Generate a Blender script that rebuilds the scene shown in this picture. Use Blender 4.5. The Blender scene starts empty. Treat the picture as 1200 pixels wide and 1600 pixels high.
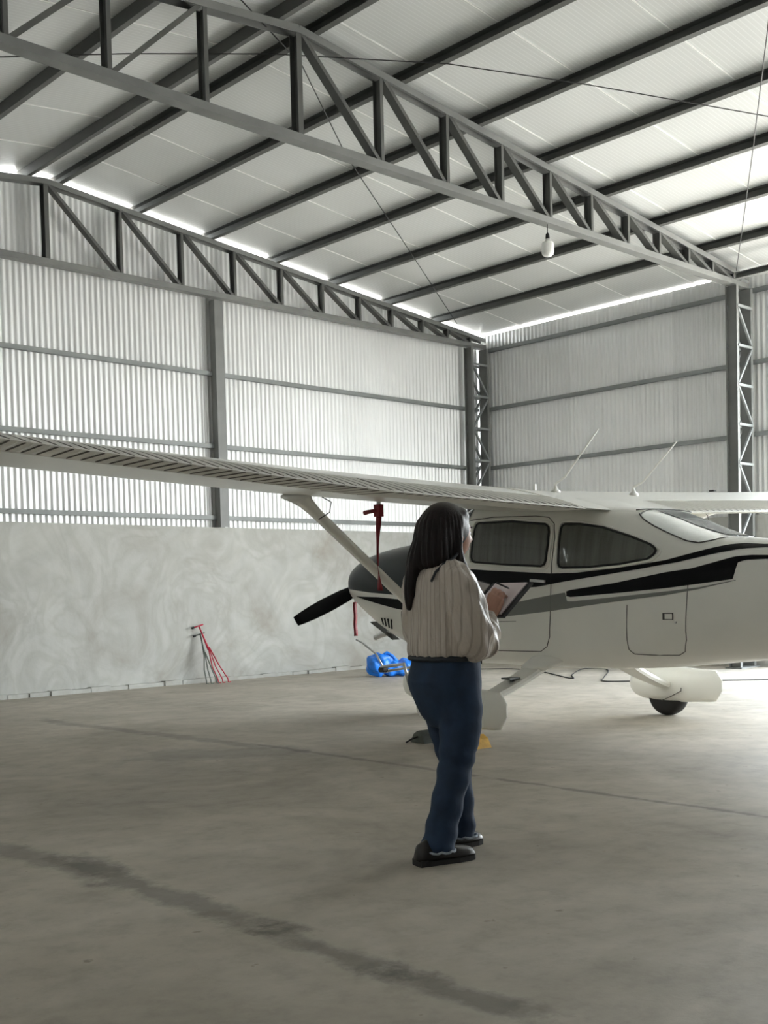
import bpy, bmesh, math, random
from mathutils import Vector, Matrix, Euler

random.seed(7)
sc = bpy.context.scene
col = sc.collection
PI = math.pi

# ------------------------------------------------------------------ camera
CAM_H = 1.23
FPX = 1766.0860681178592
RX, RY, RZ = (0.7262281, 0.04660287, -0.68587237), (-0.68700526, 0.01316417, -0.72653319), (-0.02482959, 0.99882675, 0.04157661)          # rows: world axes seen from the camera
cam_d = bpy.data.cameras.new('camera')
cam = bpy.data.objects.new('camera', cam_d)
col.objects.link(cam)
m = Matrix((RX, RY, RZ)).to_4x4()
m.translation = (0.0, 0.0, CAM_H)
cam.matrix_world = m
cam_d.sensor_fit = 'AUTO'
cam_d.sensor_width = 36.0
cam_d.lens = FPX / 1600.0 * 36.0
cam_d.shift_y = 200.0 / 1600.0
cam_d.clip_start = 0.05
cam_d.clip_end = 300
sc.camera = cam

# ------------------------------------------------------------------ world / sky
w = bpy.data.worlds.new('sky')
sc.world = w
w.use_nodes = True
nt = w.node_tree
for n in list(nt.nodes):
    nt.nodes.remove(n)
out = nt.nodes.new('ShaderNodeOutputWorld')
bg = nt.nodes.new('ShaderNodeBackground')
tc = nt.nodes.new('ShaderNodeTexCoord')
sep = nt.nodes.new('ShaderNodeSeparateXYZ')
ramp = nt.nodes.new('ShaderNodeValToRGB')
nt.links.new(tc.outputs['Generated'], sep.inputs[0])
nt.links.new(sep.outputs['Z'], ramp.inputs['Fac'])
ramp.color_ramp.elements[0].position = 0.0
ramp.color_ramp.elements[0].color = (0.96, 1.0, 0.98, 1)
ramp.color_ramp.elements[1].position = 0.9
ramp.color_ramp.elements[1].color = (0.70, 0.83, 1.0, 1)
nt.links.new(ramp.outputs[0], bg.inputs['Color'])
bg.inputs['Strength'].default_value = 24.0
nt.links.new(bg.outputs[0], out.inputs['Surface'])

# the open sides of the hangar: portals that guide daylight sampling through the openings
FRONT_Y = -2.0
DOOR_X0, DOOR_X1, DOOR_Z = 12.6, 15.2, 4.6        # door in the front wall
SIDE_Y0, SIDE_Y1, SIDE_Z = 2.7, 7.9, 5.2        # open bay in the right wall
def portal(name, loc, size, size_y, direction):
    pl = bpy.data.lights.new(name, 'AREA')
    pl.shape = 'RECTANGLE'; pl.size = size; pl.size_y = size_y
    pl.cycles.is_portal = True
    o_ = bpy.data.objects.new(name, pl)
    o_.location = loc
    o_.rotation_euler = Vector(direction).to_track_quat('-Z', 'Z').to_euler()
    col.objects.link(o_)
portal('front_daylight_portal', ((DOOR_X0 + DOOR_X1) / 2, FRONT_Y, DOOR_Z / 2), DOOR_X1 - DOOR_X0, DOOR_Z, (0, 1, 0))
portal('side_daylight_portal', (15.55, (SIDE_Y0 + SIDE_Y1) / 2, SIDE_Z / 2), SIDE_Y1 - SIDE_Y0, SIDE_Z, (-1, 0, 0))

# sun from behind the building: it lights the ground outside, never the inside
sl_ = bpy.data.lights.new('sun', 'SUN')
sl_.energy = 60.0
sl_.angle = math.radians(.6)
sl_.color = (1.0, .98, .95)
so_ = bpy.data.objects.new('sun', sl_)
so_.rotation_euler = Vector((-.18, -.42, -.89)).to_track_quat('-Z', 'Y').to_euler()
col.objects.link(so_)

vs = sc.view_settings
vs.view_transform = 'Standard'
vs.look = 'None'
vs.gamma = 1.0
vs.use_curve_mapping = False
vs.exposure = -0.35
sc.cycles.use_denoising = True
sc.cycles.max_bounces = 12
sc.cycles.diffuse_bounces = 7
sc.cycles.glossy_bounces = 4
sc.cycles.transmission_bounces = 6
sc.cycles.sample_clamp_indirect = 8.0
sc.cycles.adaptive_threshold = .02

# ------------------------------------------------------------------ helpers
class MB:
    """collects shapes, builds ONE mesh object"""
    def __init__(s):
        s.v = []; s.f = []
    def add(s, vs_, fs):
        b = len(s.v)
        s.v += [tuple(p) for p in vs_]
        s.f += [tuple(i + b for i in f) for f in fs]
        return s
    def box(s, c, d, rot=None):
        hx, hy, hz = d[0] / 2, d[1] / 2, d[2] / 2
        pts = [Vector((x, y, z)) for x in (-hx, hx) for y in (-hy, hy) for z in (-hz, hz)]
        if rot is not None:
            R_ = rot.to_matrix() if isinstance(rot, Euler) else rot
            pts = [R_ @ p for p in pts]
        pts = [p + Vector(c) for p in pts]
        return s.add(pts, [(0, 1, 3, 2), (4, 6, 7, 5), (0, 4, 5, 1), (2, 3, 7, 6), (0, 2, 6, 4), (1, 5, 7, 3)])
    def bar(s, a, b, wdt, dep, side=(0, 1, 0)):
        """solid rectangular bar from a to b; dep along side"""
        a, b = Vector(a), Vector(b)
        d = (b - a).normalized(); sd = Vector(side); sd = (sd - d * d.dot(sd)).normalized(); n = d.cross(sd)
        pts = []
        for p in (a, b):
            for i, j in ((-1, -1), (1, -1), (1, 1), (-1, 1)):
                pts.append(p + n * (i * wdt / 2) + sd * (j * dep / 2))
        return s.add(pts, [(0, 1, 2, 3), (7, 6, 5, 4), (0, 4, 5, 1), (1, 5, 6, 2), (2, 6, 7, 3), (3, 7, 4, 0)])
    def chan(s, a, b, flange, web, side=(0, 1, 0), open_dir=1, t=0.007):
        """C-channel from a to b: web spans +-web/2 along side, flanges stick out along +-n"""
        a, b = Vector(a), Vector(b)
        d = (b - a).normalized(); sd = Vector(side); sd = (sd - d * d.dot(sd)).normalized(); n = d.cross(sd) * open_dir
        h = web / 2
        prof = [(0, -h), (flange, -h), (flange, -h + t), (t, -h + t), (t, h - t), (flange, h - t), (flange, h), (0, h)]
        pts = [p + n * (u - flange / 2) + sd * v for p in (a, b) for u, v in prof]
        k = len(prof)
        fs = [(i, (i + 1) % k, (i + 1) % k + k, i + k) for i in range(k)]
        fs += [tuple(range(k - 1, -1, -1)), tuple(range(k, 2 * k))]
        return s.add(pts, fs)
    def tube(s, pts, r, n=8, caps=True, sx=1.0, up=(0, 0, 1)):
        """tube along points; r number or list; sx squashes along the second axis"""
        P = [Vector(p) for p in pts]; k = len(P)
        R_ = r if isinstance(r, (list, tuple)) else [r] * k
        rings = []
        prev = None
        for i in range(k):
            d = (P[min(i + 1, k - 1)] - P[max(i - 1, 0)])
            d = d.normalized() if d.length > 1e-9 else Vector((0, 0, 1))
            if prev is None:
                u0 = Vector(up)
                if abs(u0.dot(d)) > .95: u0 = Vector((1, 0, 0)) if abs(d.x) < .9 else Vector((0, 1, 0))
                a_ = (u0 - d * d.dot(u0)).normalized()
            else:
                a_ = (prev - d * d.dot(prev)).normalized()
            prev = a_
            b_ = d.cross(a_)
            rings.append([P[i] + a_ * (R_[i] * math.cos(2 * PI * j / n)) + b_ * (R_[i] * sx * math.sin(2 * PI * j / n)) for j in range(n)])
        vs_ = [p for rg in rings for p in rg]
        fs = [(i * n + j, i * n + (j + 1) % n, (i + 1) * n + (j + 1) % n, (i + 1) * n + j) for i in range(k - 1) for j in range(n)]
        if caps:
            fs += [tuple(range(n - 1, -1, -1)), tuple((k - 1) * n + j for j in range(n))]
        return s.add(vs_, fs)
    def limb(s, pts, rad, n=14, sx=1.0, up=(0, 0, 1)):
        """tapered limb with rounded ends, smoothly interpolated"""
        P = [Vector(p) for p in pts]; k = len(P); Q = []; RR = []
        for i in range(k - 1):
            p0, p1, p2, p3 = P[max(i - 1, 0)], P[i], P[i + 1], P[min(i + 2, k - 1)]
            for t_ in range(5):
                t = t_ / 5
                Q.append(.5 * ((2 * p1) + (p2 - p0) * t + (2 * p0 - 5 * p1 + 4 * p2 - p3) * t * t + (3 * p1 - p0 - 3 * p2 + p3) * t ** 3))
                RR.append(rad[i] * (1 - t) + rad[i + 1] * t)
        Q.append(P[-1]); RR.append(rad[-1])
        d0 = (Q[0] - Q[1]).normalized(); d1 = (Q[-1] - Q[-2]).normalized()
        pre = [(Q[0] + d0 * RR[0] * math.sin(a), RR[0] * math.cos(a)) for a in (1.45, 1.0, .5)]
        post = [(Q[-1] + d1 * RR[-1] * math.sin(a), RR[-1] * math.cos(a)) for a in (.5, 1.0, 1.45)]
        pp = [p for p, _ in pre] + Q + [p for p, _ in post]
        rr = [q for _, q in pre] + RR + [q for _, q in post]
        return s.tube(pp, rr, n, True, sx, up)
    def ball(s, c, r, nu=16, nv=10):
        rx, ry, rz = r if isinstance(r, (list, tuple)) else (r, r, r)
        vs_ = [(c[0], c[1], c[2] - rz)]
        for i in range(1, nv):
            a = -PI / 2 + PI * i / nv
            for j in range(nu):
                b = 2 * PI * j / nu
                vs_.append((c[0] + rx * math.cos(a) * math.cos(b), c[1] + ry * math.cos(a) * math.sin(b), c[2] + rz * math.sin(a)))
        vs_.append((c[0], c[1], c[2] + rz))
        fs = [(0, 1 + (j + 1) % nu, 1 + j) for j in range(nu)]
        for i in range(nv - 2):
            for j in range(nu):
                a = 1 + i * nu
                fs.append((a + j, a + (j + 1) % nu, a + nu + (j + 1) % nu, a + nu + j))
        e = 1 + (nv - 2) * nu
        fs += [(e + j, e + (j + 1) % nu, len(vs_) - 1) for j in range(nu)]
        return s.add(vs_, fs)
    def lathe(s, prof, n=20, origin=(0, 0, 0), axis='z'):
        o = Vector(origin); vs_ = []
        for r, h in prof:
            for j in range(n):
                a = 2 * PI * j / n
                p = (r * math.cos(a), r * math.sin(a), h)
                if axis == 'x': p = (h, r * math.cos(a), r * math.sin(a))
                if axis == 'y': p = (r * math.sin(a), h, r * math.cos(a))
                vs_.append(o + Vector(p))
        k = len(prof)
        fs = [(i * n + j, i * n + (j + 1) % n, (i + 1) * n + (j + 1) % n, (i + 1) * n + j) for i in range(k - 1) for j in range(n)]
        fs += [tuple(range(n - 1, -1, -1)), tuple((k - 1) * n + j for j in range(n))]
        return s.add(vs_, fs)
    def loft(s, rings, caps=True):
        n = len(rings[0]); k = len(rings)
        vs_ = [p for rg in rings for p in rg]
        fs = [(i * n + j, i * n + (j + 1) % n, (i + 1) * n + (j + 1) % n, (i + 1) * n + j) for i in range(k - 1) for j in range(n)]
        if caps:
            fs += [tuple(range(n - 1, -1, -1)), tuple((k - 1) * n + j for j in range(n))]
        return s.add(vs_, fs)
    def grid(s, rows):
        n = len(rows[0]); k = len(rows)
        return s.add([p for r_ in rows for p in r_], [(i * n + j, i * n + j + 1, (i + 1) * n + j + 1, (i + 1) * n + j) for i in range(k - 1) for j in range(n - 1)])
    def prism(s, poly, vec):
        k = len(poly); v = Vector(vec)
        return s.add([Vector(p) for p in poly] + [Vector(p) + v for p in poly],
                     [tuple(range(k - 1, -1, -1)), tuple(range(k, 2 * k))] + [(i, (i + 1) % k, (i + 1) % k + k, i + k) for i in range(k)])
    def mesh(s, name, mat=None, smooth=False, fix=True):
        me = bpy.data.meshes.new(name)
        me.from_pydata(s.v, [], s.f)
        if fix:
            bm = bmesh.new(); bm.from_mesh(me)
            bmesh.ops.recalc_face_normals(bm, faces=bm.faces)
            bm.to_mesh(me); bm.free()
        if mat: me.materials.append(mat)
        if smooth:
            me.polygons.foreach_set('use_smooth', [True] * len(me.polygons))
        me.update()
        return me
    def build(s, name, mat, parent=None, smooth=False, fix=True):
        return place(name, s.mesh(name, mat, smooth, fix), parent)

def place(name, me, parent=None, loc=None, rot=None):
    o = bpy.data.objects.new(name, me)
    col.objects.link(o)
    if parent is not None: o.parent = parent
    if loc is not None: o.location = loc
    if rot is not None: o.rotation_euler = rot
    return o

def tag(o, label=None, cat=None, group=None, kind=None):
    if label: o['label'] = label
    if cat: o['category'] = cat
    if group: o['group'] = group
    if kind: o['kind'] = kind
    return o

def empty(name, loc=(0, 0, 0), rz=0.0):
    o = bpy.data.objects.new(name, None)
    o.empty_display_size = .1
    col.objects.link(o)
    o.location = loc; o.rotation_euler = (0, 0, rz)
    return o

def auto_smooth(o, ang=35):
    me = o.data
    me.polygons.foreach_set('use_smooth', [True] * len(me.polygons))
    bm = bmesh.new(); bm.from_mesh(me)
    lim = math.radians(ang)
    for e in bm.edges:
        if len(e.link_faces) == 2 and e.calc_face_angle(0) > lim: e.smooth = False
    bm.to_mesh(me); bm.free()
    return o

def bake(o, *mods):
    """apply modifiers (type, {attrs}) and keep the result as plain mesh"""
    for t_, at in mods:
        md = o.modifiers.new(t_.lower(), t_)
        for k, v in at.items(): setattr(md, k, v)
    dg = bpy.context.evaluated_depsgraph_get()
    dg.update()
    me = bpy.data.meshes.new_from_object(o.evaluated_get(dg))
    old = o.data; mats = list(old.materials)
    o.modifiers.clear(); o.data = me
    if not me.materials:
        for m_ in mats: me.materials.append(m_)
    me.polygons.foreach_set('use_smooth', [True] * len(me.polygons))
    me.name = o.name
    return o

def displace(o, fn):
    """move every vertex along its normal by fn(x, y, z)"""
    me = o.data; n = len(me.vertices)
    co = [0.0] * (3 * n); no = [0.0] * (3 * n)
    me.vertices.foreach_get('co', co); me.vertices.foreach_get('normal', no)
    for i in range(n):
        x, y, z = co[3 * i:3 * i + 3]
        k, zmin = fn(x, y, z)
        co[3 * i] += no[3 * i] * k; co[3 * i + 1] += no[3 * i + 1] * k
        z2 = z + no[3 * i + 2] * k
        co[3 * i + 2] = z2 if z2 > zmin else zmin + (z2 - zmin) * .05
    me.vertices.foreach_set('co', co); me.update()

# ------------------------------------------------------------------ materials
def newmat(name):
    mt = bpy.data.materials.new(name); mt.use_nodes = True
    return mt, mt.node_tree, mt.node_tree.nodes['Principled BSDF']

def mat(name, c, rough=.5, metal=0.0, var=.08, scale=6.0, bump=0.0, bscale=40.0, coat=0.0, spec=None, stretch=None):
    mt, t, b = newmat(name)
    L = t.links
    tcn = t.nodes.new('ShaderNodeTexCoord')
    mp = t.nodes.new('ShaderNodeMapping')
    L.new(tcn.outputs['Object'], mp.inputs['Vector'])
    if stretch: mp.inputs['Scale'].default_value = stretch
    nz = t.nodes.new('ShaderNodeTexNoise'); nz.inputs['Scale'].default_value = scale; nz.inputs['Detail'].default_value = 5
    L.new(mp.outputs[0], nz.inputs['Vector'])
    rp = t.nodes.new('ShaderNodeValToRGB')
    rp.color_ramp.elements[0].position = .3; rp.color_ramp.elements[1].position = .7
    rp.color_ramp.elements[0].color = (c[0] * (1 - var), c[1] * (1 - var), c[2] * (1 - var), 1)
    rp.color_ramp.elements[1].color = (min(1, c[0] * (1 + var)), min(1, c[1] * (1 + var)), min(1, c[2] * (1 + var)), 1)
    L.new(nz.outputs['Fac'], rp.inputs[0]); L.new(rp.outputs[0], b.inputs['Base Color'])
    b.inputs['Roughness'].default_value = rough; b.inputs['Metallic'].default_value = metal
    if coat: b.inputs['Coat Weight'].default_value = coat; b.inputs['Coat Roughness'].default_value = .08
    if spec is not None: b.inputs['Specular IOR Level'].default_value = spec
    if bump:
        n2 = t.nodes.new('ShaderNodeTexNoise'); n2.inputs['Scale'].default_value = bscale; n2.inputs['Detail'].default_value = 4
        L.new(mp.outputs[0], n2.inputs['Vector'])
        bp = t.nodes.new('ShaderNodeBump'); bp.inputs['Strength'].default_value = bump; bp.inputs['Distance'].default_value = .02
        L.new(n2.outputs['Fac'], bp.inputs['Height']); L.new(bp.outputs[0], b.inputs['Normal'])
    return mt

M_steel = mat('painted_steel', (.165, .17, .165), .5, 0, .15, 3)
M_steel_shade = mat('shaded_painted_steel', (.085, .088, .083), .55, 0, .15, 3)  # same steel paint, darkened: shade on purlins and web members put into the colour
M_steel_l = mat('painted_steel_girt', (.22, .235, .235), .5, 0, .15, 3)
M_white = mat('aircraft_white', (.85, .84, .79), .3, 0, .03, 2, coat=.3)
M_black = mat('aircraft_black', (.004, .004, .005), .4, 0, .2, 4, spec=.12)
M_dkgrey = mat('aircraft_dark_grey', (.017, .023, .024), .36, 0, .1, 3, spec=.2)
M_grey = mat('aircraft_grey', (.19, .195, .18), .35, 0, .05, 3)
M_seam = mat('panel_seam', (.06, .055, .05), .6)
M_rubber = mat('rubber', (.012, .011, .011), .7, 0, .2, 20)
M_metal = mat('bare_metal', (.6, .6, .6), .28, 1.0, .1, 10)
M_gunmetal = mat('dark_metal', (.12, .13, .13), .45, .6, .2, 10)
M_red = mat('red_fabric', (.22, .008, .016), .6, 0, .2, 20)
M_redpaint = mat('red_paint', (.5, .02, .05), .4, 0, .1, 12)
M_greenpaint = mat('grey_green_paint', (.10, .115, .10), .5, 0, .2, 12)
M_yellow = mat('yellow_paint', (.55, .32, .05), .5, 0, .2, 18)
M_blue = mat('blue_plastic', (.015, .21, .85), .35, 0, .25, 9, .5, 14)
M_wire = mat('black_cable', (.03, .03, .03), .6)
M_bulb = mat('white_bulb', (.8, .8, .77), .3, 0, .04, 10)
M_curtain = mat('window_shade', (.33, .325, .30), .8, 0, .2, 3, .35, 9, stretch=(9, 1, .6))
M_silver = mat('sunshade_silver', (.92, .95, .95), .16, .75, .04, 8, .12, 30)

def glass(name, tint, rough=.03, mix=.75):
    mt, t, b = newmat(name)
    L = t.links
    tr = t.nodes.new('ShaderNodeBsdfTransparent'); tr.inputs[0].default_value = tint
    gl = t.nodes.new('ShaderNodeBsdfGlossy'); gl.inputs['Roughness'].default_value = rough
    fr = t.nodes.new('ShaderNodeFresnel'); fr.inputs['IOR'].default_value = 1.5
    nz = t.nodes.new('ShaderNodeTexNoise'); nz.inputs['Scale'].default_value = 2.0
    bp = t.nodes.new('ShaderNodeBump'); bp.inputs['Strength'].default_value = .03
    L.new(nz.outputs['Fac'], bp.inputs['Height']); L.new(bp.outputs[0], gl.inputs['Normal'])
    mx = t.nodes.new('ShaderNodeMixShader')
    L.new(fr.outputs[0], mx.inputs[0]); L.new(tr.outputs[0], mx.inputs[1]); L.new(gl.outputs[0], mx.inputs[2])
    L.new(mx.outputs[0], t.nodes['Material Output'].inputs['Surface'])
    return mt
M_glass = glass('window_glass', (.8, .82, .8, 1))

# corrugated zinc
def zinc(name, c, rough, metal):
    mt, t, b = newmat(name); L = t.links
    g = t.nodes.new('ShaderNodeNewGeometry')
    nz = t.nodes.new('ShaderNodeTexNoise'); nz.inputs['Scale'].default_value = 1.1; nz.inputs['Detail'].default_value = 6
    L.new(g.outputs['Position'], nz.inputs['Vector'])
    rp = t.nodes.new('ShaderNodeValToRGB')
    rp.color_ramp.elements[0].position = .3; rp.color_ramp.elements[1].position = .7
    rp.color_ramp.elements[0].color = tuple(x * .9 for x in c) + (1,); rp.color_ramp.elements[1].color = tuple(c) + (1,)
    L.new(nz.outputs['Fac'], rp.inputs[0])
    oi = t.nodes.new('ShaderNodeObjectInfo')
    mv = t.nodes.new('ShaderNodeMapRange'); mv.inputs['To Min'].default_value = .9; mv.inputs['To Max'].default_value = 1.06
    L.new(oi.outputs['Random'], mv.inputs[0])
    mm = t.nodes.new('ShaderNodeMix'); mm.data_type = 'RGBA'; mm.blend_type = 'MULTIPLY'; mm.inputs[0].default_value = 1
    L.new(rp.outputs[0], mm.inputs[6]); L.new(mv.outputs[0], mm.inputs[7])
    L.new(mm.outputs[2], b.inputs['Base Color'])
    b.inputs['Metallic'].default_value = metal
    b.inputs['Roughness'].default_value = rough
    return mt
M_zinc = zinc('corrugated_zinc', (.86, .865, .86), .4, .35)

# white insulated roof panels with fine ribs along the slope
def roofmat():
    mt, t, b = newmat('roof_panel_white'); L = t.links
    g = t.nodes.new('ShaderNodeNewGeometry')
    sp = t.nodes.new('ShaderNodeSeparateXYZ'); L.new(g.outputs['Position'], sp.inputs[0])
    ma = t.nodes.new('ShaderNodeMath'); ma.operation = 'MULTIPLY'; ma.inputs[1].default_value = 2 * PI / .052
    L.new(sp.outputs['Y'], ma.inputs[0])
    sn = t.nodes.new('ShaderNodeMath'); sn.operation = 'SINE'; L.new(ma.outputs[0], sn.inputs[0])
    pw = t.nodes.new('ShaderNodeMath'); pw.operation = 'GREATER_THAN'; pw.inputs[1].default_value = .86
    L.new(sn.outputs[0], pw.inputs[0])
    nz = t.nodes.new('ShaderNodeTexNoise'); nz.inputs['Scale'].default_value = .7; nz.inputs['Detail'].default_value = 4
    L.new(g.outputs['Position'], nz.inputs['Vector'])
    rp = t.nodes.new('ShaderNodeValToRGB')
    rp.color_ramp.elements[0].position = .3; rp.color_ramp.elements[1].position = .7
    rp.color_ramp.elements[0].color = (.58, .595, .585, 1); rp.color_ramp.elements[1].color = (.63, .645, .635, 1)
    L.new(nz.outputs['Fac'], rp.inputs[0])
    ln = t.nodes.new('ShaderNodeMapRange'); ln.inputs['To Min'].default_value = .985; ln.inputs['To Max'].default_value = 1.10
    L.new(pw.outputs[0], ln.inputs[0])
    mx = t.nodes.new('ShaderNodeMix'); mx.data_type = 'RGBA'; mx.blend_type = 'MULTIPLY'; mx.inputs[0].default_value = 1
    L.new(rp.outputs[0], mx.inputs[6]); L.new(ln.outputs[0], mx.inputs[7]); L.new(mx.outputs[2], b.inputs['Base Color'])
    bp = t.nodes.new('ShaderNodeBump'); bp.inputs['Strength'].default_value = .5; bp.inputs['Distance'].default_value = .002
    L.new(pw.outputs[0], bp.inputs['Height']); L.new(bp.outputs[0], b.inputs['Normal'])
    b.inputs['Roughness'].default_value = .24
    b.inputs['Specular IOR Level'].default_value = .5
    return mt
M_roof = roofmat()

def concrete_wall():
    mt, t, b = newmat('plastered_concrete'); L = t.links
    g = t.nodes.new('ShaderNodeNewGeometry')
    n1 = t.nodes.new('ShaderNodeTexNoise'); n1.inputs['Scale'].default_value = .9; n1.inputs['Detail'].default_value = 7; n1.inputs['Roughness'].default_value = .6; n1.inputs['Distortion'].default_value = 1.4
    L.new(g.outputs['Position'], n1.inputs['Vector'])
    n2 = t.nodes.new('ShaderNodeTexNoise'); n2.inputs['Scale'].default_value = 1.1; n2.inputs['Detail'].default_value = 2; n2.inputs['Distortion'].default_value = 2.6
    L.new(g.outputs['Position'], n2.inputs['Vector'])
    r1 = t.nodes.new('ShaderNodeValToRGB')
    e = r1.color_ramp.elements
    e[0].position = .25; e[0].color = (.33, .315, .28, 1); e[1].position = .75; e[1].color = (.50, .505, .48, 1)
    k = e.new(.5); k.color = (.43, .435, .415, 1)
    L.new(n1.outputs['Fac'], r1.inputs[0])
    r2 = t.nodes.new('ShaderNodeValToRGB')
    e = r2.color_ramp.elements
    e[0].position = .36; e[0].color = (1.06, 1.06, 1.06, 1); e[1].position = .64; e[1].color = (1.02, 1.02, 1.02, 1)
    k = e.new(.5); k.color = (.93, .92, .90, 1)
    L.new(n2.outputs['Fac'], r2.inputs[0])
    mx = t.nodes.new('ShaderNodeMix'); mx.data_type = 'RGBA'; mx.blend_type = 'MULTIPLY'; mx.inputs[0].default_value = 1
    L.new(r1.outputs[0], mx.inputs[6]); L.new(r2.outputs[0], mx.inputs[7])
    L.new(mx.outputs[2], b.inputs['Base Color'])
    n3 = t.nodes.new('ShaderNodeTexNoise'); n3.inputs['Scale'].default_value = 9; n3.inputs['Detail'].default_value = 6
    L.new(g.outputs['Position'], n3.inputs['Vector'])
    bp = t.nodes.new('ShaderNodeBump'); bp.inputs['Strength'].default_value = .25; bp.inputs['Distance'].default_value = .02
    L.new(n3.outputs['Fac'], bp.inputs['Height']); L.new(bp.outputs[0], b.inputs['Normal'])
    b.inputs['Roughness'].default_value = .85
    return mt
M_conc = concrete_wall()

def floormat():
    mt, t, b = newmat('hangar_floor_concrete'); L = t.links; N = t.nodes
    g = N.new('ShaderNodeNewGeometry')
    def noise(scale, det, rgh=.55, dist=0.0, vec=None):
        n = N.new('ShaderNodeTexNoise'); n.inputs['Scale'].default_value = scale; n.inputs['Detail'].default_value = det
        n.inputs['Roughness'].default_value = rgh; n.inputs['Distortion'].default_value = dist
        L.new(vec or g.outputs['Position'], n.inputs['Vector']); return n
    def ramp(src, stops):
        r = N.new('ShaderNodeValToRGB'); e = r.color_ramp.elements
        e[0].position, e[0].color = stops[0][0], stops[0][1] + (1,)
        e[1].position, e[1].color = stops[-1][0], stops[-1][1] + (1,)
        for p, c in stops[1:-1]:
            k = e.new(p); k.color = c + (1,)
        L.new(src, r.inputs[0]); return r
    def mult(a, c):
        mx = N.new('ShaderNodeMix'); mx.data_type = 'RGBA'; mx.blend_type = 'MULTIPLY'; mx.inputs[0].default_value = 1
        L.new(a, mx.inputs[6]); L.new(c, mx.inputs[7]); return mx.outputs[2]
    def math_(op, a, b_=None, c=None):
        n = N.new('ShaderNodeMath'); n.operation = op
        for i, v in enumerate((a, b_, c)):
            if v is None: continue
            if isinstance(v, (int, float)): n.inputs[i].default_value = v
            else: L.new(v, n.inputs[i])
        return n.outputs[0]
    base = ramp(noise(.6, 9, .68, .5).outputs['Fac'], [(.28, (.30, .272, .225)), (.5, (.41, .372, .313)), (.72, (.50, .458, .395))])
    fine = ramp(noise(5.5, 9, .72).outputs['Fac'], [(.3, (.80, .80, .79)), (.5, (1, 1, 1)), (.72, (1.10, 1.10, 1.09))])
    colr = mult(base.outputs[0], fine.outputs[0])
    # broad trowel swirls
    sw = ramp(noise(.9, 3, .5, 1.6).outputs['Fac'], [(.34, (1.03, 1.03, 1.03)), (.5, (.90, .895, .88)), (.66, (1.03, 1.03, 1.03))])
    colr = mult(colr, sw.outputs[0])
    spots = ramp(noise(11, 3, .5).outputs['Fac'], [(.0, (1, 1, 1)), (.70, (1, 1, 1)), (.76, (.62, .60, .57))])
    colr = mult(colr, spots.outputs[0])
    # stains: dark damp streaks lying along lines of the slab
    wob = noise(1.1, 6, .65); wob2 = noise(3.5, 6, .7)
    sep_ = N.new('ShaderNodeSeparateXYZ'); L.new(g.outputs['Position'], sep_.inputs[0])
    for (ax, ay, bx, by, wd, dark, thr) in [(2.407, 5.811, 2.499, 4.404, 0.1, 0.62, 0.42), (2.556, 4.98, 2.489, 3.292, 0.1, 0.55, 0.45), (2.482, 3.359, 2.476, 2.544, 0.09, 0.55, 0.48), (2.484, 2.671, 2.497, 1.973, 0.08, 0.55, 0.46), (5.411, 10.994, 5.573, 7.297, 0.1, 0.68, 0.45), (5.638, 7.734, 5.547, 4.927, 0.05, 0.62, 0.5), (5.553, 5.046, 5.509, 2.713, 0.045, 0.55, 0.5), (4.709, 7.737, 5.536, 6.92, 0.25, 0.75, 0.35)]:
        dx, dy = bx - ax, by - ay; ln = math.hypot(dx, dy); dx /= ln; dy /= ln
        px = math_('SUBTRACT', sep_.outputs['X'], ax); py = math_('SUBTRACT', sep_.outputs['Y'], ay)
        along = math_('ADD', math_('MULTIPLY', px, dx), math_('MULTIPLY', py, dy))
        perp = math_('ADD', math_('MULTIPLY', px, -dy), math_('MULTIPLY', py, dx))
        perp = math_('ADD', perp, math_('MULTIPLY', math_('SUBTRACT', wob.outputs['Fac'], .5), wd * 2.2))
        d = math_('DIVIDE', math_('ABSOLUTE', perp), wd)
        fall = math_('SUBTRACT', 1.0, d)
        ends = math_('MINIMUM', math_('MULTIPLY', along, 3.0), math_('MULTIPLY', math_('SUBTRACT', ln, along), 3.0))
        mk = math_('MINIMUM', fall, ends)
        mk = math_('ADD', mk, math_('MULTIPLY', math_('SUBTRACT', wob2.outputs['Fac'], thr), 3.4))
        mr = N.new('ShaderNodeMapRange'); mr.inputs['From Min'].default_value = 0; mr.inputs['From Max'].default_value = .7
        mr.inputs['To Min'].default_value = 1; mr.inputs['To Max'].default_value = dark
        L.new(mk, mr.inputs[0])
        colr = mult(colr, mr.outputs[0])
    L.new(colr, b.inputs['Base Color'])
    rr = N.new('ShaderNodeMapRange'); rr.inputs['To Min'].default_value = .5; rr.inputs['To Max'].default_value = .75
    L.new(noise(.9, 6).outputs['Fac'], rr.inputs[0]); L.new(rr.outputs[0], b.inputs['Roughness'])
    bp = N.new('ShaderNodeBump'); bp.inputs['Strength'].default_value = .25; bp.inputs['Distance'].default_value = .01
    L.new(noise(7, 8, .65).outputs['Fac'], bp.inputs['Height']); L.new(bp.outputs[0], b.inputs['Normal'])
    return mt
M_floor = floormat()
M_ground = mat('outdoor_ground', (.5, .46, .40), .9, 0, .15, .5)
M_wallplain = mat('plain_wall_sheet', (.72, .72, .70), .6, 0, .08, 1)
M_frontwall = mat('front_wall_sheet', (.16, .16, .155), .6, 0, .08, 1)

# ------------------------------------------------------------------ hangar shell
XL, XR = -1.75, 15.55          # side walls
YB = 13.76                     # back wall
RIDGE = 7.03
def z_purl(x): return 6.63 - .107 * abs(x - RIDGE)      # underside of the purlins
def z_roof(x): return z_purl(x) + .12                   # underside of the roof panels
WALL_H = 2.25

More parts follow.
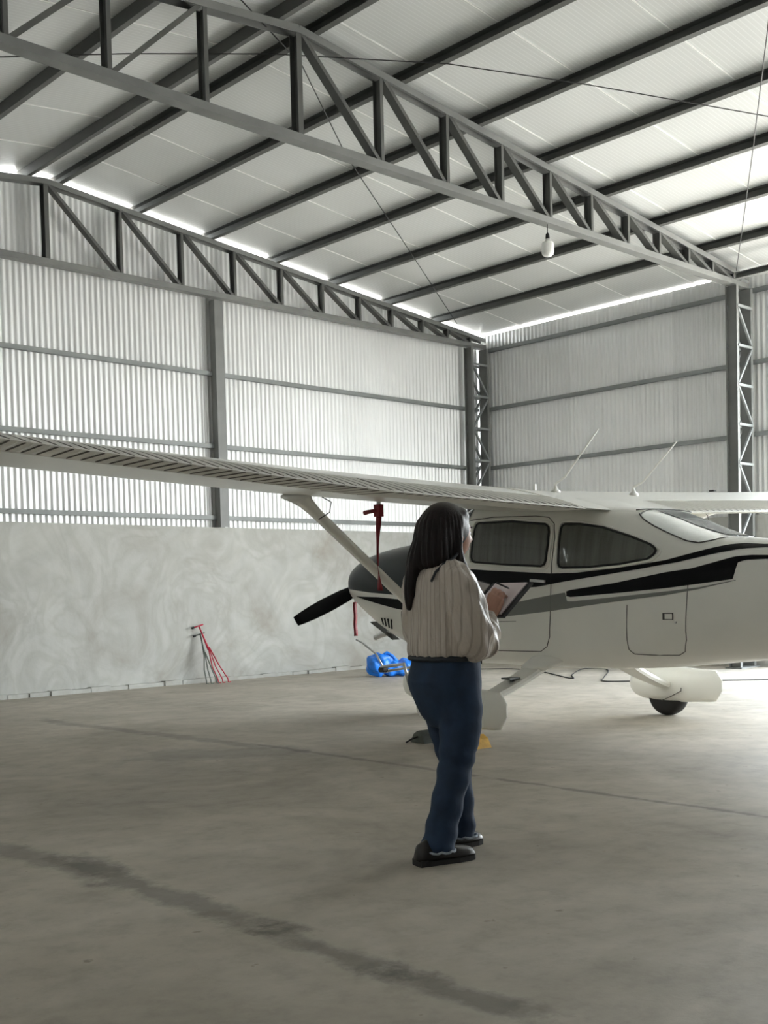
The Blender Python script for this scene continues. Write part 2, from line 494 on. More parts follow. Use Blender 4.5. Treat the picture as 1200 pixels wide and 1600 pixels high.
fl = MB().box(((XL + XR) / 2, (FRONT_Y + YB) / 2, -.1), (XR - XL + .4, YB - FRONT_Y + .4, .2)).build('floor', M_floor)
tag(fl, kind='structure')
gd = MB().box((7, 4, -.32), (160, 160, .2)).build('ground_outside', M_ground)
tag(gd, 'pale bare ground outside the open hangar door', 'ground', kind='structure')

# corrugated sheet meshes (unit height, shared)
def sheet_mesh(name, n_w, pitch, along, amp=.011):
    top, bot = [], []
    N = n_w * 6 + 1
    for i in range(N):
        s_ = i / 6 * pitch
        d = amp * math.sin(2 * PI * i / 6)
        p = (s_, d) if along == 'x' else (d, s_)
        bot.append((p[0], p[1], 0)); top.append((p[0], p[1], 1))
    return MB().grid([bot, top]).mesh(name, M_zinc, True, False)
PITCH = .083
SW = PITCH * 12
me_bx = sheet_mesh('corrugated_sheet', 12, PITCH, 'x')
me_by = sheet_mesh('corrugated_sheet', 12, PITCH, 'y')

wb = MB().box(((XL + XR) / 2, YB + .06, WALL_H / 2), (XR - XL, .2, WALL_H)).build('wall_back', M_conc)
tag(wb, kind='structure')
GIRT = [2.39, 3.43, 4.48]
def topped_sheet(x0, y0, along, ztop_a, ztop_b, z0, parent, w_=SW):
    """a sheet of its own with a sloping upper edge"""
    n = 12; bot, top = [], []
    N = n * 6 + 1
    for i in range(N):
        s_ = i / 6 * PITCH
        d = .011 * math.sin(2 * PI * i / 6)
        zt = ztop_a + (ztop_b - ztop_a) * i / (N - 1)
        p = (x0 + s_, y0 + d) if along == 'x' else (x0 + d, y0 + s_)
        bot.append((p[0], p[1], z0)); top.append((p[0], p[1], zt))
    return MB().grid([bot, top]).build('corrugated_sheet', M_zinc, parent, True, False)
x = XL
while x < XR - .05:
    if x < RIDGE < x + SW:
        topped_sheet(x, YB + .03, 'x', z_roof(x + SW / 2) - .06, z_roof(x + SW / 2) - .06, WALL_H - .05, wb)
    else:
        topped_sheet(x, YB + .03, 'x', z_roof(x) - .065, z_roof(x + SW) - .065, WALL_H - .05, wb)
    x += SW
for z in GIRT:
    MB().chan((XL + .05, YB - .02, z), (XR - .1, YB - .02, z), .06, .06, (0, 1, 0), -1, .006).build('girt', M_steel_l, wb)
po = MB().chan((9.72, YB - .08, WALL_H), (9.72, YB - .08, 5.53), .15, .13, (0, 1, 0), -1, .01)
po.build('wall_post', M_steel, wb)
bb = MB()
for i in range(60):
    x0 = XL + i * (XR - XL) / 60
    bb.box((x0 + .14, YB - .06 - random.random() * .03, .02), (.29, .09 + random.random() * .07, .05 + random.random() * .05))
tag(bb.build('baseboard_back', M_conc), kind='structure')

wr = MB().box((XR + .06, (SIDE_Y1 + YB) / 2, WALL_H / 2), (.2, YB - SIDE_Y1, WALL_H)).build('wall_right', M_conc)
tag(wr, kind='structure')
y = YB - SW
while y > FRONT_Y - .5:
    zl = WALL_H - .05 if y > SIDE_Y1 - .6 else SIDE_Z
    topped_sheet(XR + .02, y, 'y', z_roof(XR) - .03, z_roof(XR) - .03, zl, wr)
    y -= SW
for z in GIRT + [5.52]:
    MB().chan((XR - .02, SIDE_Y1 if z < 5 else FRONT_Y + .1, z), (XR - .02, YB - .1, z), .06, .06, (1, 0, 0), 1, .006).build('girt', M_steel_l, wr)
MB().box((XR + .05, (FRONT_Y + SIDE_Y0) / 2, 2.6), (.12, SIDE_Y0 - FRONT_Y + .1, 5.2)).build('front_bay_panel', M_frontwall, wr)
wl = MB().box((XL - .06, (FRONT_Y + YB) / 2, 2.85), (.12, YB - FRONT_Y, 5.7)).build('wall_left', M_wallplain)
tag(wl, kind='structure')
wf = MB()
def gable(x0, x1, z0):
    wf.prism([(x0, FRONT_Y, z0), (x1, FRONT_Y, z0), (x1, FRONT_Y, z_roof(x1) - .03)] + ([(RIDGE, FRONT_Y, z_roof(RIDGE) - .03)] if x0 < RIDGE < x1 else []) + [(x0, FRONT_Y, z_roof(x0) - .03)], (0, -.1, 0))
gable(XL - .1, DOOR_X0, 0); gable(DOOR_X0, DOOR_X1, DOOR_Z); gable(DOOR_X1, XR + .1, 0)
tag(wf.build('wall_front', M_frontwall), kind='structure')

# roof: panels about 1.13 m wide on both slopes, thin joints between them
ce = empty('ceiling'); tag(ce, kind='structure')
PW = 1.135
def roof_panel(xa, xb):
    za, zb = z_roof(xa), z_roof(xb)
    wd = PW - .012
    pts = []
    for xx, zz in ((xa, za), (xb, zb)):
        for yy in (0, wd):
            for dz in (0, .05):
                pts.append((xx, yy, zz + dz))
    return MB().add(pts, [(0, 1, 3, 2), (4, 6, 7, 5), (0, 4, 5, 1), (2, 3, 7, 6), (0, 2, 6, 4), (1, 5, 7, 3)]).mesh('roof_panel', M_roof)
pr, plm = roof_panel(RIDGE, XR + .22), roof_panel(XL - .25, RIDGE)
lipm = {}
for nm, xa, xb in (('r', RIDGE, XR + .2), ('l', XL - .22, RIDGE)):
    lipm[nm] = MB().bar((xa, 0, z_roof(xa) + .002), (xb, 0, z_roof(xb) + .002), .016, .014).mesh('panel_joint', mat('joint_strip_' + nm, (.82, .82, .8), .3))
yy = 13.92
while yy > FRONT_Y - .3:
    place('roof_panel', pr, ce, (0, yy - PW, 0)); place('roof_panel', plm, ce, (0, yy - PW, 0))
    place('panel_joint', lipm['r'], ce, (0, yy - PW - .006, 0)); place('panel_joint', lipm['l'], ce, (0, yy - PW - .006, 0))
    yy -= PW
PURL = [7.25, 8.42, 9.6, 10.77, 11.95, 13.13, 14.28]
for p in PURL:
    for x in (p, 2 * RIDGE - p):
        z = z_purl(x) + .058
        sl = Vector((1, 0, -.107 if x > RIDGE else .107)).normalized()
        up = Vector((sl.z * -1, 0, sl.x))
        MB().chan((x, FRONT_Y + .02, z), (x, 13.8, z), .065, .115, up, -1 if x > RIDGE else 1, .006).build('purlin', M_steel_shade, ce)
MB().box((RIDGE, (13.85 + FRONT_Y) / 2, z_roof(RIDGE) - .02), (.25, 13.85 - FRONT_Y, .008)).build('ridge_flashing', M_roof, ce)

# ------------------------------------------------------------------ roof trusses
OFFS = [0, 1.07, 2.04, 2.94, 3.81, 4.62, 5.40, 6.12, 6.83, 7.45, 8.02]
ZB = 5.575
def truss(yc, label, y_web=.11):
    t = empty('roof_truss', (RIDGE, yc, ZB))
    tag(t, label, 'truss', 'steel roof trusses')
    def P(dx, z): return (dx, 0, z - ZB)
    xe = 8.42
    MB().chan(P(-xe, ZB), P(xe, ZB), .075, y_web + .02, (0, 1, 0), 1).build('bottom_chord', M_steel, t)
    for s_ in (-1, 1):
        a = P(0, z_purl(RIDGE) - .04); b = P(s_ * xe, z_purl(RIDGE + xe) - .04)
        MB().chan(a, b, .07, y_web + .02, (0, 1, 0), -s_).build('top_chord', M_steel, t)
        for i, d in enumerate(OFFS):
            if i == 0 and s_ < 0: continue
            zt = z_purl(RIDGE + d) - .07
            if zt - ZB > .1:
                wdt = .075 if i else .11
                MB().chan(P(s_ * d, ZB + .03), P(s_ * d, zt), wdt * .55, y_web, (0, 1, 0), 1).build('web_post', M_steel_shade, t)
            if i < len(OFFS) - 1 and zt - ZB > .1:
                d2 = OFFS[i + 1]
                MB().chan(P(s_ * (d + .05), zt), P(s_ * (d2 - .04), ZB + .04), .042, y_web * .9, (0, 1, 0), 1).build('web_diagonal', M_steel_shade, t)
    return t
truss(8.47, 'large grey steel truss spanning the hangar in the foreground')
truss(13.58, 'grey steel truss set against the back wall')

# ------------------------------------------------------------------ lattice columns
def lattice_column(yf, label, ztop=5.53):
    xa, xb = 15.0, 15.46
    c = empty('lattice_column', ((xa + xb) / 2, yf + .09, 0))
    tag(c, label, 'column', 'lattice columns of the right wall')
    o = Vector(((xa + xb) / 2, yf + .09, 0))
    def P(x, y, z): return Vector((x, y, z)) - o
    ym = yf + .09
    MB().chan(P(xa + .03, ym, .0), P(xa + .03, ym, ztop), .06, .18, (0, 1, 0), 1, .008).build('column_channel', M_steel, c)
    MB().chan(P(xb - .03, ym, .0), P(xb - .03, ym, ztop), .06, .18, (0, 1, 0), -1, .008).build('column_channel', M_steel, c)
    MB().box(P((xa + xb) / 2, ym, .01), (.55, .26, .02)).build('base_plate', M_steel, c)
    zs = [.15 + .565 * k for k in range(10)]
    for k, z in enumerate(zs):
        for yy_ in (yf + .005, yf + .175):
            MB().bar(P(xa + .03, yy_, z), P(xb - .03, yy_, z), .035, .03).build('lacing_bar', M_steel_l, c)
            if k < len(zs) - 1:
                a, b = (xa + .04, xb - .04) if k % 2 else (xb - .04, xa + .04)
                MB().bar(P(a, yy_, z + .03), P(b, yy_, zs[k + 1] - .03), .03, .03).build('lacing_bar', M_steel_l, c)
    return c
lattice_column(8.36, 'lattice steel column at the right edge carrying the foreground truss')
lattice_column(13.47, 'lattice steel column in the far corner of the hangar')
tb = MB().chan((14.95, 8.34, 5.62), (14.95, FRONT_Y + .1, 5.62), .09, .09, (0, 0, 1), 1, .008).build('eave_tie_beam', M_steel)
tag(tb, 'dark horizontal steel tie beam running from the foreground column top', 'beam')

# bracing cables under the roof
def cable(name, pts, label, r=.006):
    o = MB().tube(pts, r, 6).build(name, M_wire, None, True)
    tag(o, label, 'cable'); return o
cable('bracing_cable', [(6.2, 8.3, 6.60), (7.4, 8.82, 6.5), (9.0, 9.97, 6.34), (11.54, 11.49, 6.07), (14.3, 13.15, 5.76)], 'thin brace wire descending from the ridge towards the far corner')
cable('power_cable', [(3.2, 11.4, 6.06), (4.9, 10.23, 6.33), (5.9, 9.6, 6.44), (7.08, 8.9, 6.545), (8.36, 7.73, 6.42), (9.56, 6.93, 6.29), (11.26, 5.89, 6.10), (15.3, 3.3, 5.70)], 'thin dark wire strung almost level across the upper ceiling')
cable('sag_rod', [(8.6, 4.4, 6.32), (9.8, 5.13, 6.19), (11.81, 6.37, 5.98), (14.9, 8.3, 5.68)], 'thin brace wire running down to the right column head')

# hanging bulb
lp = empty('pendant_bulb', (10.80, 8.45, 5.16)); tag(lp, 'white capsule-shaped bulb hanging from the foreground truss', 'lamp')
MB().lathe([(.0, .0), (.045, .005), (.066, .022), (.074, .05), (.074, .135), (.064, .165), (.03, .18), (.026, .205), (0, .205)], 18).build('bulb', M_bulb, lp, True)
MB().lathe([(.02, .20), (.026, .215), (.022, .26), (.006, .28)], 12).build('socket', M_rubber, lp, True)
MB().tube([(0, 0, .27), (0, 0, .38)], .005, 6).build('cord', M_wire, lp)

# ------------------------------------------------------------------ the aeroplane (local: x to the nose, y to port, z up)
PX, PY = 7.976, 6.081
plane = empty('light_aircraft', (PX, PY, 0), math.radians(85))
tag(plane, 'white high-wing propeller plane with black and grey stripes parked nose to the wall', 'airplane')

# x, z_bottom, z_top, half_width, n_bottom, n_top, tumble
ST=[(2.76,1.20,1.42,.12,2.2,2.2,0),(2.72,1.14,1.50,.34,2.4,2.3,0),(2.64,1.08,1.57,.43,2.5,2.4,0),(2.45,.96,1.64,.475,2.5,2.5,0),(2.2,.82,1.68,.505,2.6,2.6,0),
(1.9,.71,1.705,.525,2.8,2.8,0),(1.56,.63,1.725,.54,3.2,3.0,0),(1.25,.59,1.76,.545,3.6,3.4,.02),(1.0,.57,1.93,.55,4,4,.06),(.75,.56,2.03,.55,4.2,4.5,.09),(.3,.555,2.05,.55,4.2,5,.1),
(-.3,.555,1.99,.55,4.2,5,.1),(-.7,.56,1.885,.535,4.0,5,.12),(-1.0,.575,1.845,.515,3.8,4.4,.14),(-1.25,.59,1.765,.495,3.6,4.0,.14),(-1.5,.615,1.665,.472,3.4,3.6,.1),(-1.75,.64,1.59,.45,3.2,3.2,.05),(-2.0,.665,1.56,.425,3,2.9,0),(-2.4,.705,1.53,.385,2.8,2.7,0),
(-3.2,.80,1.49,.30,2.6,2.5,0),(-4.3,.95,1.44,.17,2.4,2.4,0),(-5.6,1.13,1.40,.045,2.2,2.2,0)]
def par(x):
    if x>=ST[0][0]: return ST[0][1:]
    if x<=ST[-1][0]: return ST[-1][1:]
    for i in range(len(ST)-1):
        a,b=ST[i],ST[i+1]
        if b[0]<=x<=a[0]:
            t=(x-a[0])/(b[0]-a[0]); o=[]
            for k in range(1,7):
                def sl(j):
                    if j<=0 or j>=len(ST)-1: return 0
                    p,q,r=ST[j-1],ST[j],ST[j+1]
                    s1=(q[k]-p[k])/(q[0]-p[0]);s2=(r[k]-q[k])/(r[0]-q[0])
                    return 0 if s1*s2<=0 else 2*s1*s2/(s1+s2)
                dx=b[0]-a[0];m0=sl(i)*dx;m1=sl(i+1)*dx
                t2=t*t;t3=t2*t
                o.append((2*t3-3*t2+1)*a[k]+(t3-2*t2+t)*m0+(-2*t3+3*t2)*b[k]+(t3-t2)*m1)
            return o
def zmid(zb,zt): return zb+(zt-zb)*.5 if zt<1.75 else 1.12
def side(x,z):
    zb,zt,w,nb,nt,tu=par(x); zm=zmid(zb,zt)
    if z>=zm: h=zt-zm;n=nt
    else: h=zm-zb;n=nb
    r=min(1,abs(z-zm)/h)
    y=w*(max(0,1-r**n))**(1/n)
    if z>zm: y*=1-tu*r*r
    return y


def fring(x, n=44):
    zb, zt, w_, nb, nt_, tu = par(x); zm = zmid(zb, zt); pts = []
    for j in range(n):
        a = 2 * PI * j / n
        cs, sn = math.cos(a), math.sin(a)
        if sn >= 0: h, e = zt - zm, nt_
        else: h, e = zm - zb, nb
        zz = math.copysign(abs(sn) ** (2 / e), sn)
        yy_ = math.copysign(abs(cs) ** (2 / e), cs) * w_
        if sn > 0: yy_ *= 1 - tu * zz * zz
        pts.append((x, yy_, zm + h * zz))
    return pts
xs = [2.76, 2.75, 2.735, 2.72, 2.69, 2.66, 2.62] + [2.55 - .1 * i for i in range(46)] + [-2.2 - .2 * i for i in range(17)] + [-5.6]
xs = sorted(set(round(q, 3) for q in xs), reverse=True)
fus = MB().loft([fring(q) for q in xs]).build('fuselage', M_white, plane, True)

def interp(c, x):
    c = sorted(c)
    if x <= c[0][0]: return c[0][1]
    for (a, za), (b, zb) in zip(c, c[1:]):
        if x <= b: return za + (zb - za) * (x - a) / max(1e-6, b - a)
    return c[-1][1]
def surf(x, z, off, sgn=1): return (x, sgn * (side(x, z) + off), z)
def stripe(name, top, bot, x0, x1, m_, off=.004, nx=60, nz=6, both=True):
    for sg in ((1, -1) if both else (1,)):
        rows = []
        for i in range(nx + 1):
            x = x0 + (x1 - x0) * i / nx
            a, b = interp(top, x), interp(bot, x)
            rows.append([surf(x, b + (a - b) * j / nz, off, sg) for j in range(nz + 1)])
        MB().grid(rows).build(name, m_, plane, True)
S1T = [(1.6, 1.46), (.794, 1.434), (.461, 1.406), (.145, 1.386), (-.301, 1.356), (-.572, 1.354), (-.946, 1.377), (-1.178, 1.399), (-1.4, 1.425), (-1.597, 1.469), (-1.724, 1.500), (-1.839, 1.522), (-1.94, 1.528), (-2.121, 1.512), (-5, 1.40)]
S1B = [(1.6, 1.20), (.795, 1.193), (.462, 1.216), (.145, 1.238), (-.156, 1.249), (-.44, 1.285), (-.827, 1.326), (-1.18, 1.365), (-1.508, 1.406), (-1.792, 1.461), (-1.968, 1.486), (-2.15, 1.487), (-5, 1.375)]
S2T = [(-.48, 1.207), (-.51, 1.216), (-.949, 1.263), (-1.407, 1.333), (-1.618, 1.355), (-1.765, 1.388), (-1.881, 1.416), (-1.948, 1.431), (-2.065, 1.436), (-2.184, 1.431), (-5, 1.33)]
S2B = [(-.48, 1.168), (-.51, 1.159), (-.949, 1.183), (-1.409, 1.213), (-1.729, 1.244), (-1.96, 1.268), (-1.975, 1.384), (-2.031, 1.401), (-2.195, 1.403), (-5, 1.31)]
GT = [(.388, .99), (.305, 1.086), (.148, 1.113), (-.08, 1.148), (-.299, 1.177), (-.452, 1.196), (-.47, 1.196), (-.475, 1.13), (-.505, 1.123), (-.948, 1.153), (-1.409, 1.189), (-1.678, 1.213), (-1.981, 1.261)]
GB = [(.388, .986), (.151, 1.008), (-.296, 1.046), (-.825, 1.104), (-1.184, 1.14), (-1.409, 1.161), (-1.678, 1.199), (-1.981, 1.257)]
stripe('black_stripe', S1T, S1B, 1.6, -4.9, M_black, nx=130)
stripe('black_stripe', S2T, S2B, -.475, -4.9, M_black, nx=200)
stripe('grey_stripe', GT, GB, .388, -1.981, M_grey, nx=120)
stripe('black_stripe', [(2.472, 1.201), (2.053, 1.19), (1.73, 1.168), (1.532, 1.16)], [(2.472, 1.2), (2.06, 1.127), (1.789, 1.082), (1.532, 1.05)], 2.472, 1.532, M_black)
# thin grey line at the lower edge of the cabin door
stripe('grey_stripe', [(.55, .952), (.1, .962)], [(.55, .945), (.1, .959)], .55, .1, M_black, nx=10, nz=2)
# dark upper cowling, wrapped over the top
rows = []
CL = [(2.74, 1.29), (2.571, 1.274), (2.165, 1.236), (1.813, 1.213), (1.45, 1.19)]
for i in range(50):
    x = 2.752 - (2.752 - 1.42) * i / 49
    zb, zt, w_, nb, nt_, tu = par(x)
    z0 = max(interp(CL, x), zmid(zb, zt) - .08 * 0 - .2)
    row = []
    for j in range(37):
        # from port lower edge over the top to starboard
        q = -1 + 2 * j / 36
        zm = zmid(zb, zt)
        a0 = math.asin(max(-1, min(1, math.copysign(min(1, abs((z0 - zm) / ((zt - zm) if z0 >= zm else (zm - zb)))) ** ((nt_ if z0 >= zm else nb) / 2), z0 - zm))))
        a = a0 + (PI - 2 * a0) * (j / 36)
        cs, sn = math.cos(a), math.sin(a); e = nt_ if sn >= 0 else nb; h = zt - zm if sn >= 0 else zm - zb
        yv = math.copysign(abs(cs) ** (2 / e), cs) * w_; zv = zm + h * math.copysign(abs(sn) ** (2 / e), sn)
        nrm = Vector((0, yv, zv - zm)).normalized() * .005
        row.append((x, yv + nrm.y, zv + nrm.z))
    rows.append(row)
MB().grid(rows).build('upper_cowling', M_dkgrey, plane, True)

def seam(pts, r=.0035, m_=None, name='panel_seam', both=True, off=.001):
    for sg in ((1, -1) if both else (1,)):
        P = []
        for (a, b) in zip(pts, pts[1:]):
            for k in range(6):
                t = k / 6; P.append(surf(a[0] + (b[0] - a[0]) * t, a[1] + (b[1] - a[1]) * t, off, sg))
        P.append(surf(pts[-1][0], pts[-1][1], off, sg))
        MB().tube(P, r, 6).build(name, m_ or M_seam, plane, True)
DOOR = [(.74, 1.86), (.43, 1.87), (-.081, 1.845), (-.231, 1.824), (-.306, 1.766), (-.333, 1.649), (-.314, 1.44), (-.295, 1.019), (-.276, .834), (-.231, .752), (-.141, .706), (.7, .70)]
seam(DOOR)
seam([(-1.066, 1.092), (-1.049, .818), (-1.048, .742), (-1.085, .707), (-1.292, .701), (-1.456, .704), (-1.521, .735), (-1.562, .824), (-1.598, 1.233)], .003)
seam([(1.66, 1.05), (1.68, .93), (1.72, .80), (1.8, .75)], .003)
for a, b in [((2.045, .985), (2.075, .915)), ((1.985, .983), (2.03, .898)), ((1.925, .978), (1.975, .885)), ((1.862, .972), (1.925, .874))]:
    P = [surf(a[0], a[1], .003), surf(a[0] - .028, a[1], .003), surf(b[0] - .028, b[1], .003), surf(b[0], b[1], .003)]
    MB().prism(P, (0, .004, 0)).build('cowl_louver', M_black, plane)

# side windows: shade, glass pane and rubber rim following the cabin side
def poly_window(pts, name):
    c = Vector((sum(p[0] for p in pts) / len(pts), sum(p[1] for p in pts) / len(pts)))
    # densify and round
    Q = []
    n = len(pts)
    for i in range(n):
        p0, p1, p2, p3 = [Vector(pts[(i + k) % n]) for k in (-1, 0, 1, 2)]
        for t_ in range(4):
            t = t_ / 4
            Q.append(.5 * ((2 * p1) + (p2 - p0) * t + (2 * p0 - 5 * p1 + 4 * p2 - p3) * t * t * .6 + (3 * p1 - p0 - 3 * p2 + p3) * t ** 3 * .6) if False else p1 + (p2 - p1) * t)
    for sg in (1, -1):
        w_ = empty(name); w_.parent = plane
        def fill(off, wave=0.0, s_=1.0):
            rings = []
            for k in (1.0, .8, .6, .4, .2, .02):
                ring = []
                for q in Q:
                    xx, zz = c.x + (q.x - c.x) * k * s_, c.y + (q.y - c.y) * k * s_
                    ring.append((xx, sg * (side(xx, zz) + off + wave * math.sin(xx * 55 + zz * 14)), zz))
                rings.append(ring)
            m_ = MB().loft(rings, False); n_ = len(Q)
            m_.f.append(tuple(5 * n_ + i for i in range(n_)))
            return m_
        fill(.006, .002).build('window_shade', M_curtain, w_, True)
        fill(.014, 0, 1.0).build('pane', M_glass, w_, True)
        loop = [surf(q.x, q.y, .008, sg) for q in Q]; loop.append(loop[0]); loop.append(loop[1])
        MB().tube(loop, .010, 6, False).build('rim', M_rubber, w_, True)
        loop2 = [surf(c.x + (q.x - c.x) * 1.07, c.y + (q.y - c.y) * 1.11, .004, sg) for q in Q]; loop2.append(loop2[0]); loop2.append(loop2[1])
        MB().tube(loop2, .012, 6, False).build('frame', M_white, w_, True)
DW = [(.596, 1.826), (.178, 1.814), (-.215, 1.767), (-.255, 1.74), (-.267, 1.70), (-.268, 1.6), (-.249, 1.465), (-.235, 1.435), (-.199, 1.42), (.223, 1.449), (.60, 1.482), (.635, 1.495), (.65, 1.53), (.642, 1.673), (.634, 1.79), (.622, 1.817)]
RW = [(-.425, 1.755), (-.578, 1.745), (-.798, 1.706), (-1.066, 1.621), (-1.241, 1.553), (-1.30, 1.515), (-1.308, 1.500), (-1.297, 1.477), (-1.242, 1.441), (-1.004, 1.41), (-.7, 1.396), (-.439, 1.399), (-.405, 1.41), (-.391, 1.437), (-.393, 1.568), (-.395, 1.72), (-.405, 1.745)]
poly_window(DW, 'door_window'); poly_window(RW, 'rear_side_window')
# door handle, baggage latch
MB().box((-.166, side(-.166, 1.30) + .012, 1.298), (.165, .016, .022), Euler((0, math.radians(-5), 0))).build('door_handle', M_metal, plane)
bl = MB().box((-1.427, side(-1.427, 1.0) + .004, 1.001), (.095, .006, .052)).build('baggage_latch', M_seam, plane)
MB().box((-1.435, side(-1.427, 1.0) + .008, 1.001), (.066, .006, .040)).build('latch_plate', M_white, bl)
MB().lathe([(.008, 0), (.008, .008), (0, .009)], 10, (-1.49, side(-1.49, .955), .955), 'y').build('baggage_lock', M_metal, plane)

# windshield and rear window follow the fuselage top
def wrap(name, xa_fn, m_, j0, j1, off, x_hi, x_lo, n=26, parent=plane):
    rows = []
    for i in range(n + 1):
        x = x_hi + (x_lo - x_hi) * i / n
        zb, zt, w_, nb, nt_, tu = par(x); zm = zmid(zb, zt); row = []
        a0, a1 = xa_fn(x, j0, j1)
        for j in range(29):
            a = a0 + (a1 - a0) * j / 28
            cs, sn = math.cos(a), math.sin(a)
            zz = sn ** (2 / nt_); yv = math.copysign(abs(cs) ** (2 / nt_), cs) * w_ * (1 - tu * zz * zz)
            row.append((x, yv * (1 + off / .5), zm + (zt - zm) * zz + off))
        rows.append(row)
    return MB().grid(rows).build(name, m_, parent, True)
def ang_for(x, z):
    zb, zt, w_, nb, nt_, tu = par(x); zm = zmid(zb, zt)
    q = max(0.0, min(1.0, (z - zm) / (zt - zm)))
    return math.asin(q ** (nt_ / 2))
RG = [(-1.04, 1.80), (-1.12, 1.747), (-1.225, 1.691), (-1.376, 1.624), (-1.519, 1.565), (-1.618, 1.545), (-1.70, 1.56), (-1.76, 1.59)]
rw_ = empty('rear_window'); rw_.parent = plane
wrap('pane', lambda x, a, b: (ang_for(x, interp(RG, x)), PI - ang_for(x, interp(RG, x))), M_silver, 0, 0, .004, -1.04, -1.76, 40, rw_)
for sg in (1, -1):
    MB().tube([surf(x, interp(RG, x), .006, sg) for x in [-1.04 - .024 * k for k in range(31)]], .0055, 6).build('rim', M_seam, rw_, True)
MB().tube([(-1.04, .49 * math.cos(a), par(-1.04)[1] - .035 * abs(math.cos(a)) ** 3 + .006) for a in [.78 + (PI - 1.56) * k / 16 for k in range(17)]], .005, 6).build('rim', M_seam, rw_, True)
def mul(x): return ang_for(x, interp(RG, x))
wrap('glass_reflection_pane', lambda x, a, b: (PI / 2 - .12 + .0 * x, PI - mul(x)), mat('rear_glass_grey', (.20, .215, .215), .12, 0, .12, 3), 0, 0, .008, -1.10, -1.74, 30, rw_).name = 'starboard_pane'
wrap('windshield', lambda x, a, b: (ang_for(x, 1.735), PI - ang_for(x, 1.735)), mat('windshield_dark', (.03, .033, .035), .06, 0, .1, 3), 0, 0, .004, 1.24, .76)

# ---- wings
def wing_pt(y):
    """leading edge (x, z), trailing edge (x, z) and upper, lower thickness at span station y >= 0"""
    dz = .0325 * y
    if y <= 2.6:
        return (.86, 1.997 + dz), (-.77, 1.832 + .0325 * y), .157, .045
    t = (y - 2.6) / 2.7
    return (.86 - .15 * t, 1.997 + dz), (-.77 + .27 * t, 1.9165 + .235 * t), .157 - .022 * t, .045 - .012 * t
def yt(t): return (0.2969 * math.sqrt(t) - .126 * t - .3516 * t * t + .2843 * t ** 3 - .1036 * t ** 4) * 10
def foil(y, t, up):
    (lx, lz), (tx, tz), tu_, tl_ = wing_pt(y)
    x = lx + (tx - lx) * t; zc = lz + (tz - lz) * t
    return x, zc + (tu_ * yt(t) if up else -tl_ * yt(t))
HT = .70
M_crimp = mat('crimp_dark', (.16, .15, .135), .7)  # dark tone for the lines along the flap and aileron grooves
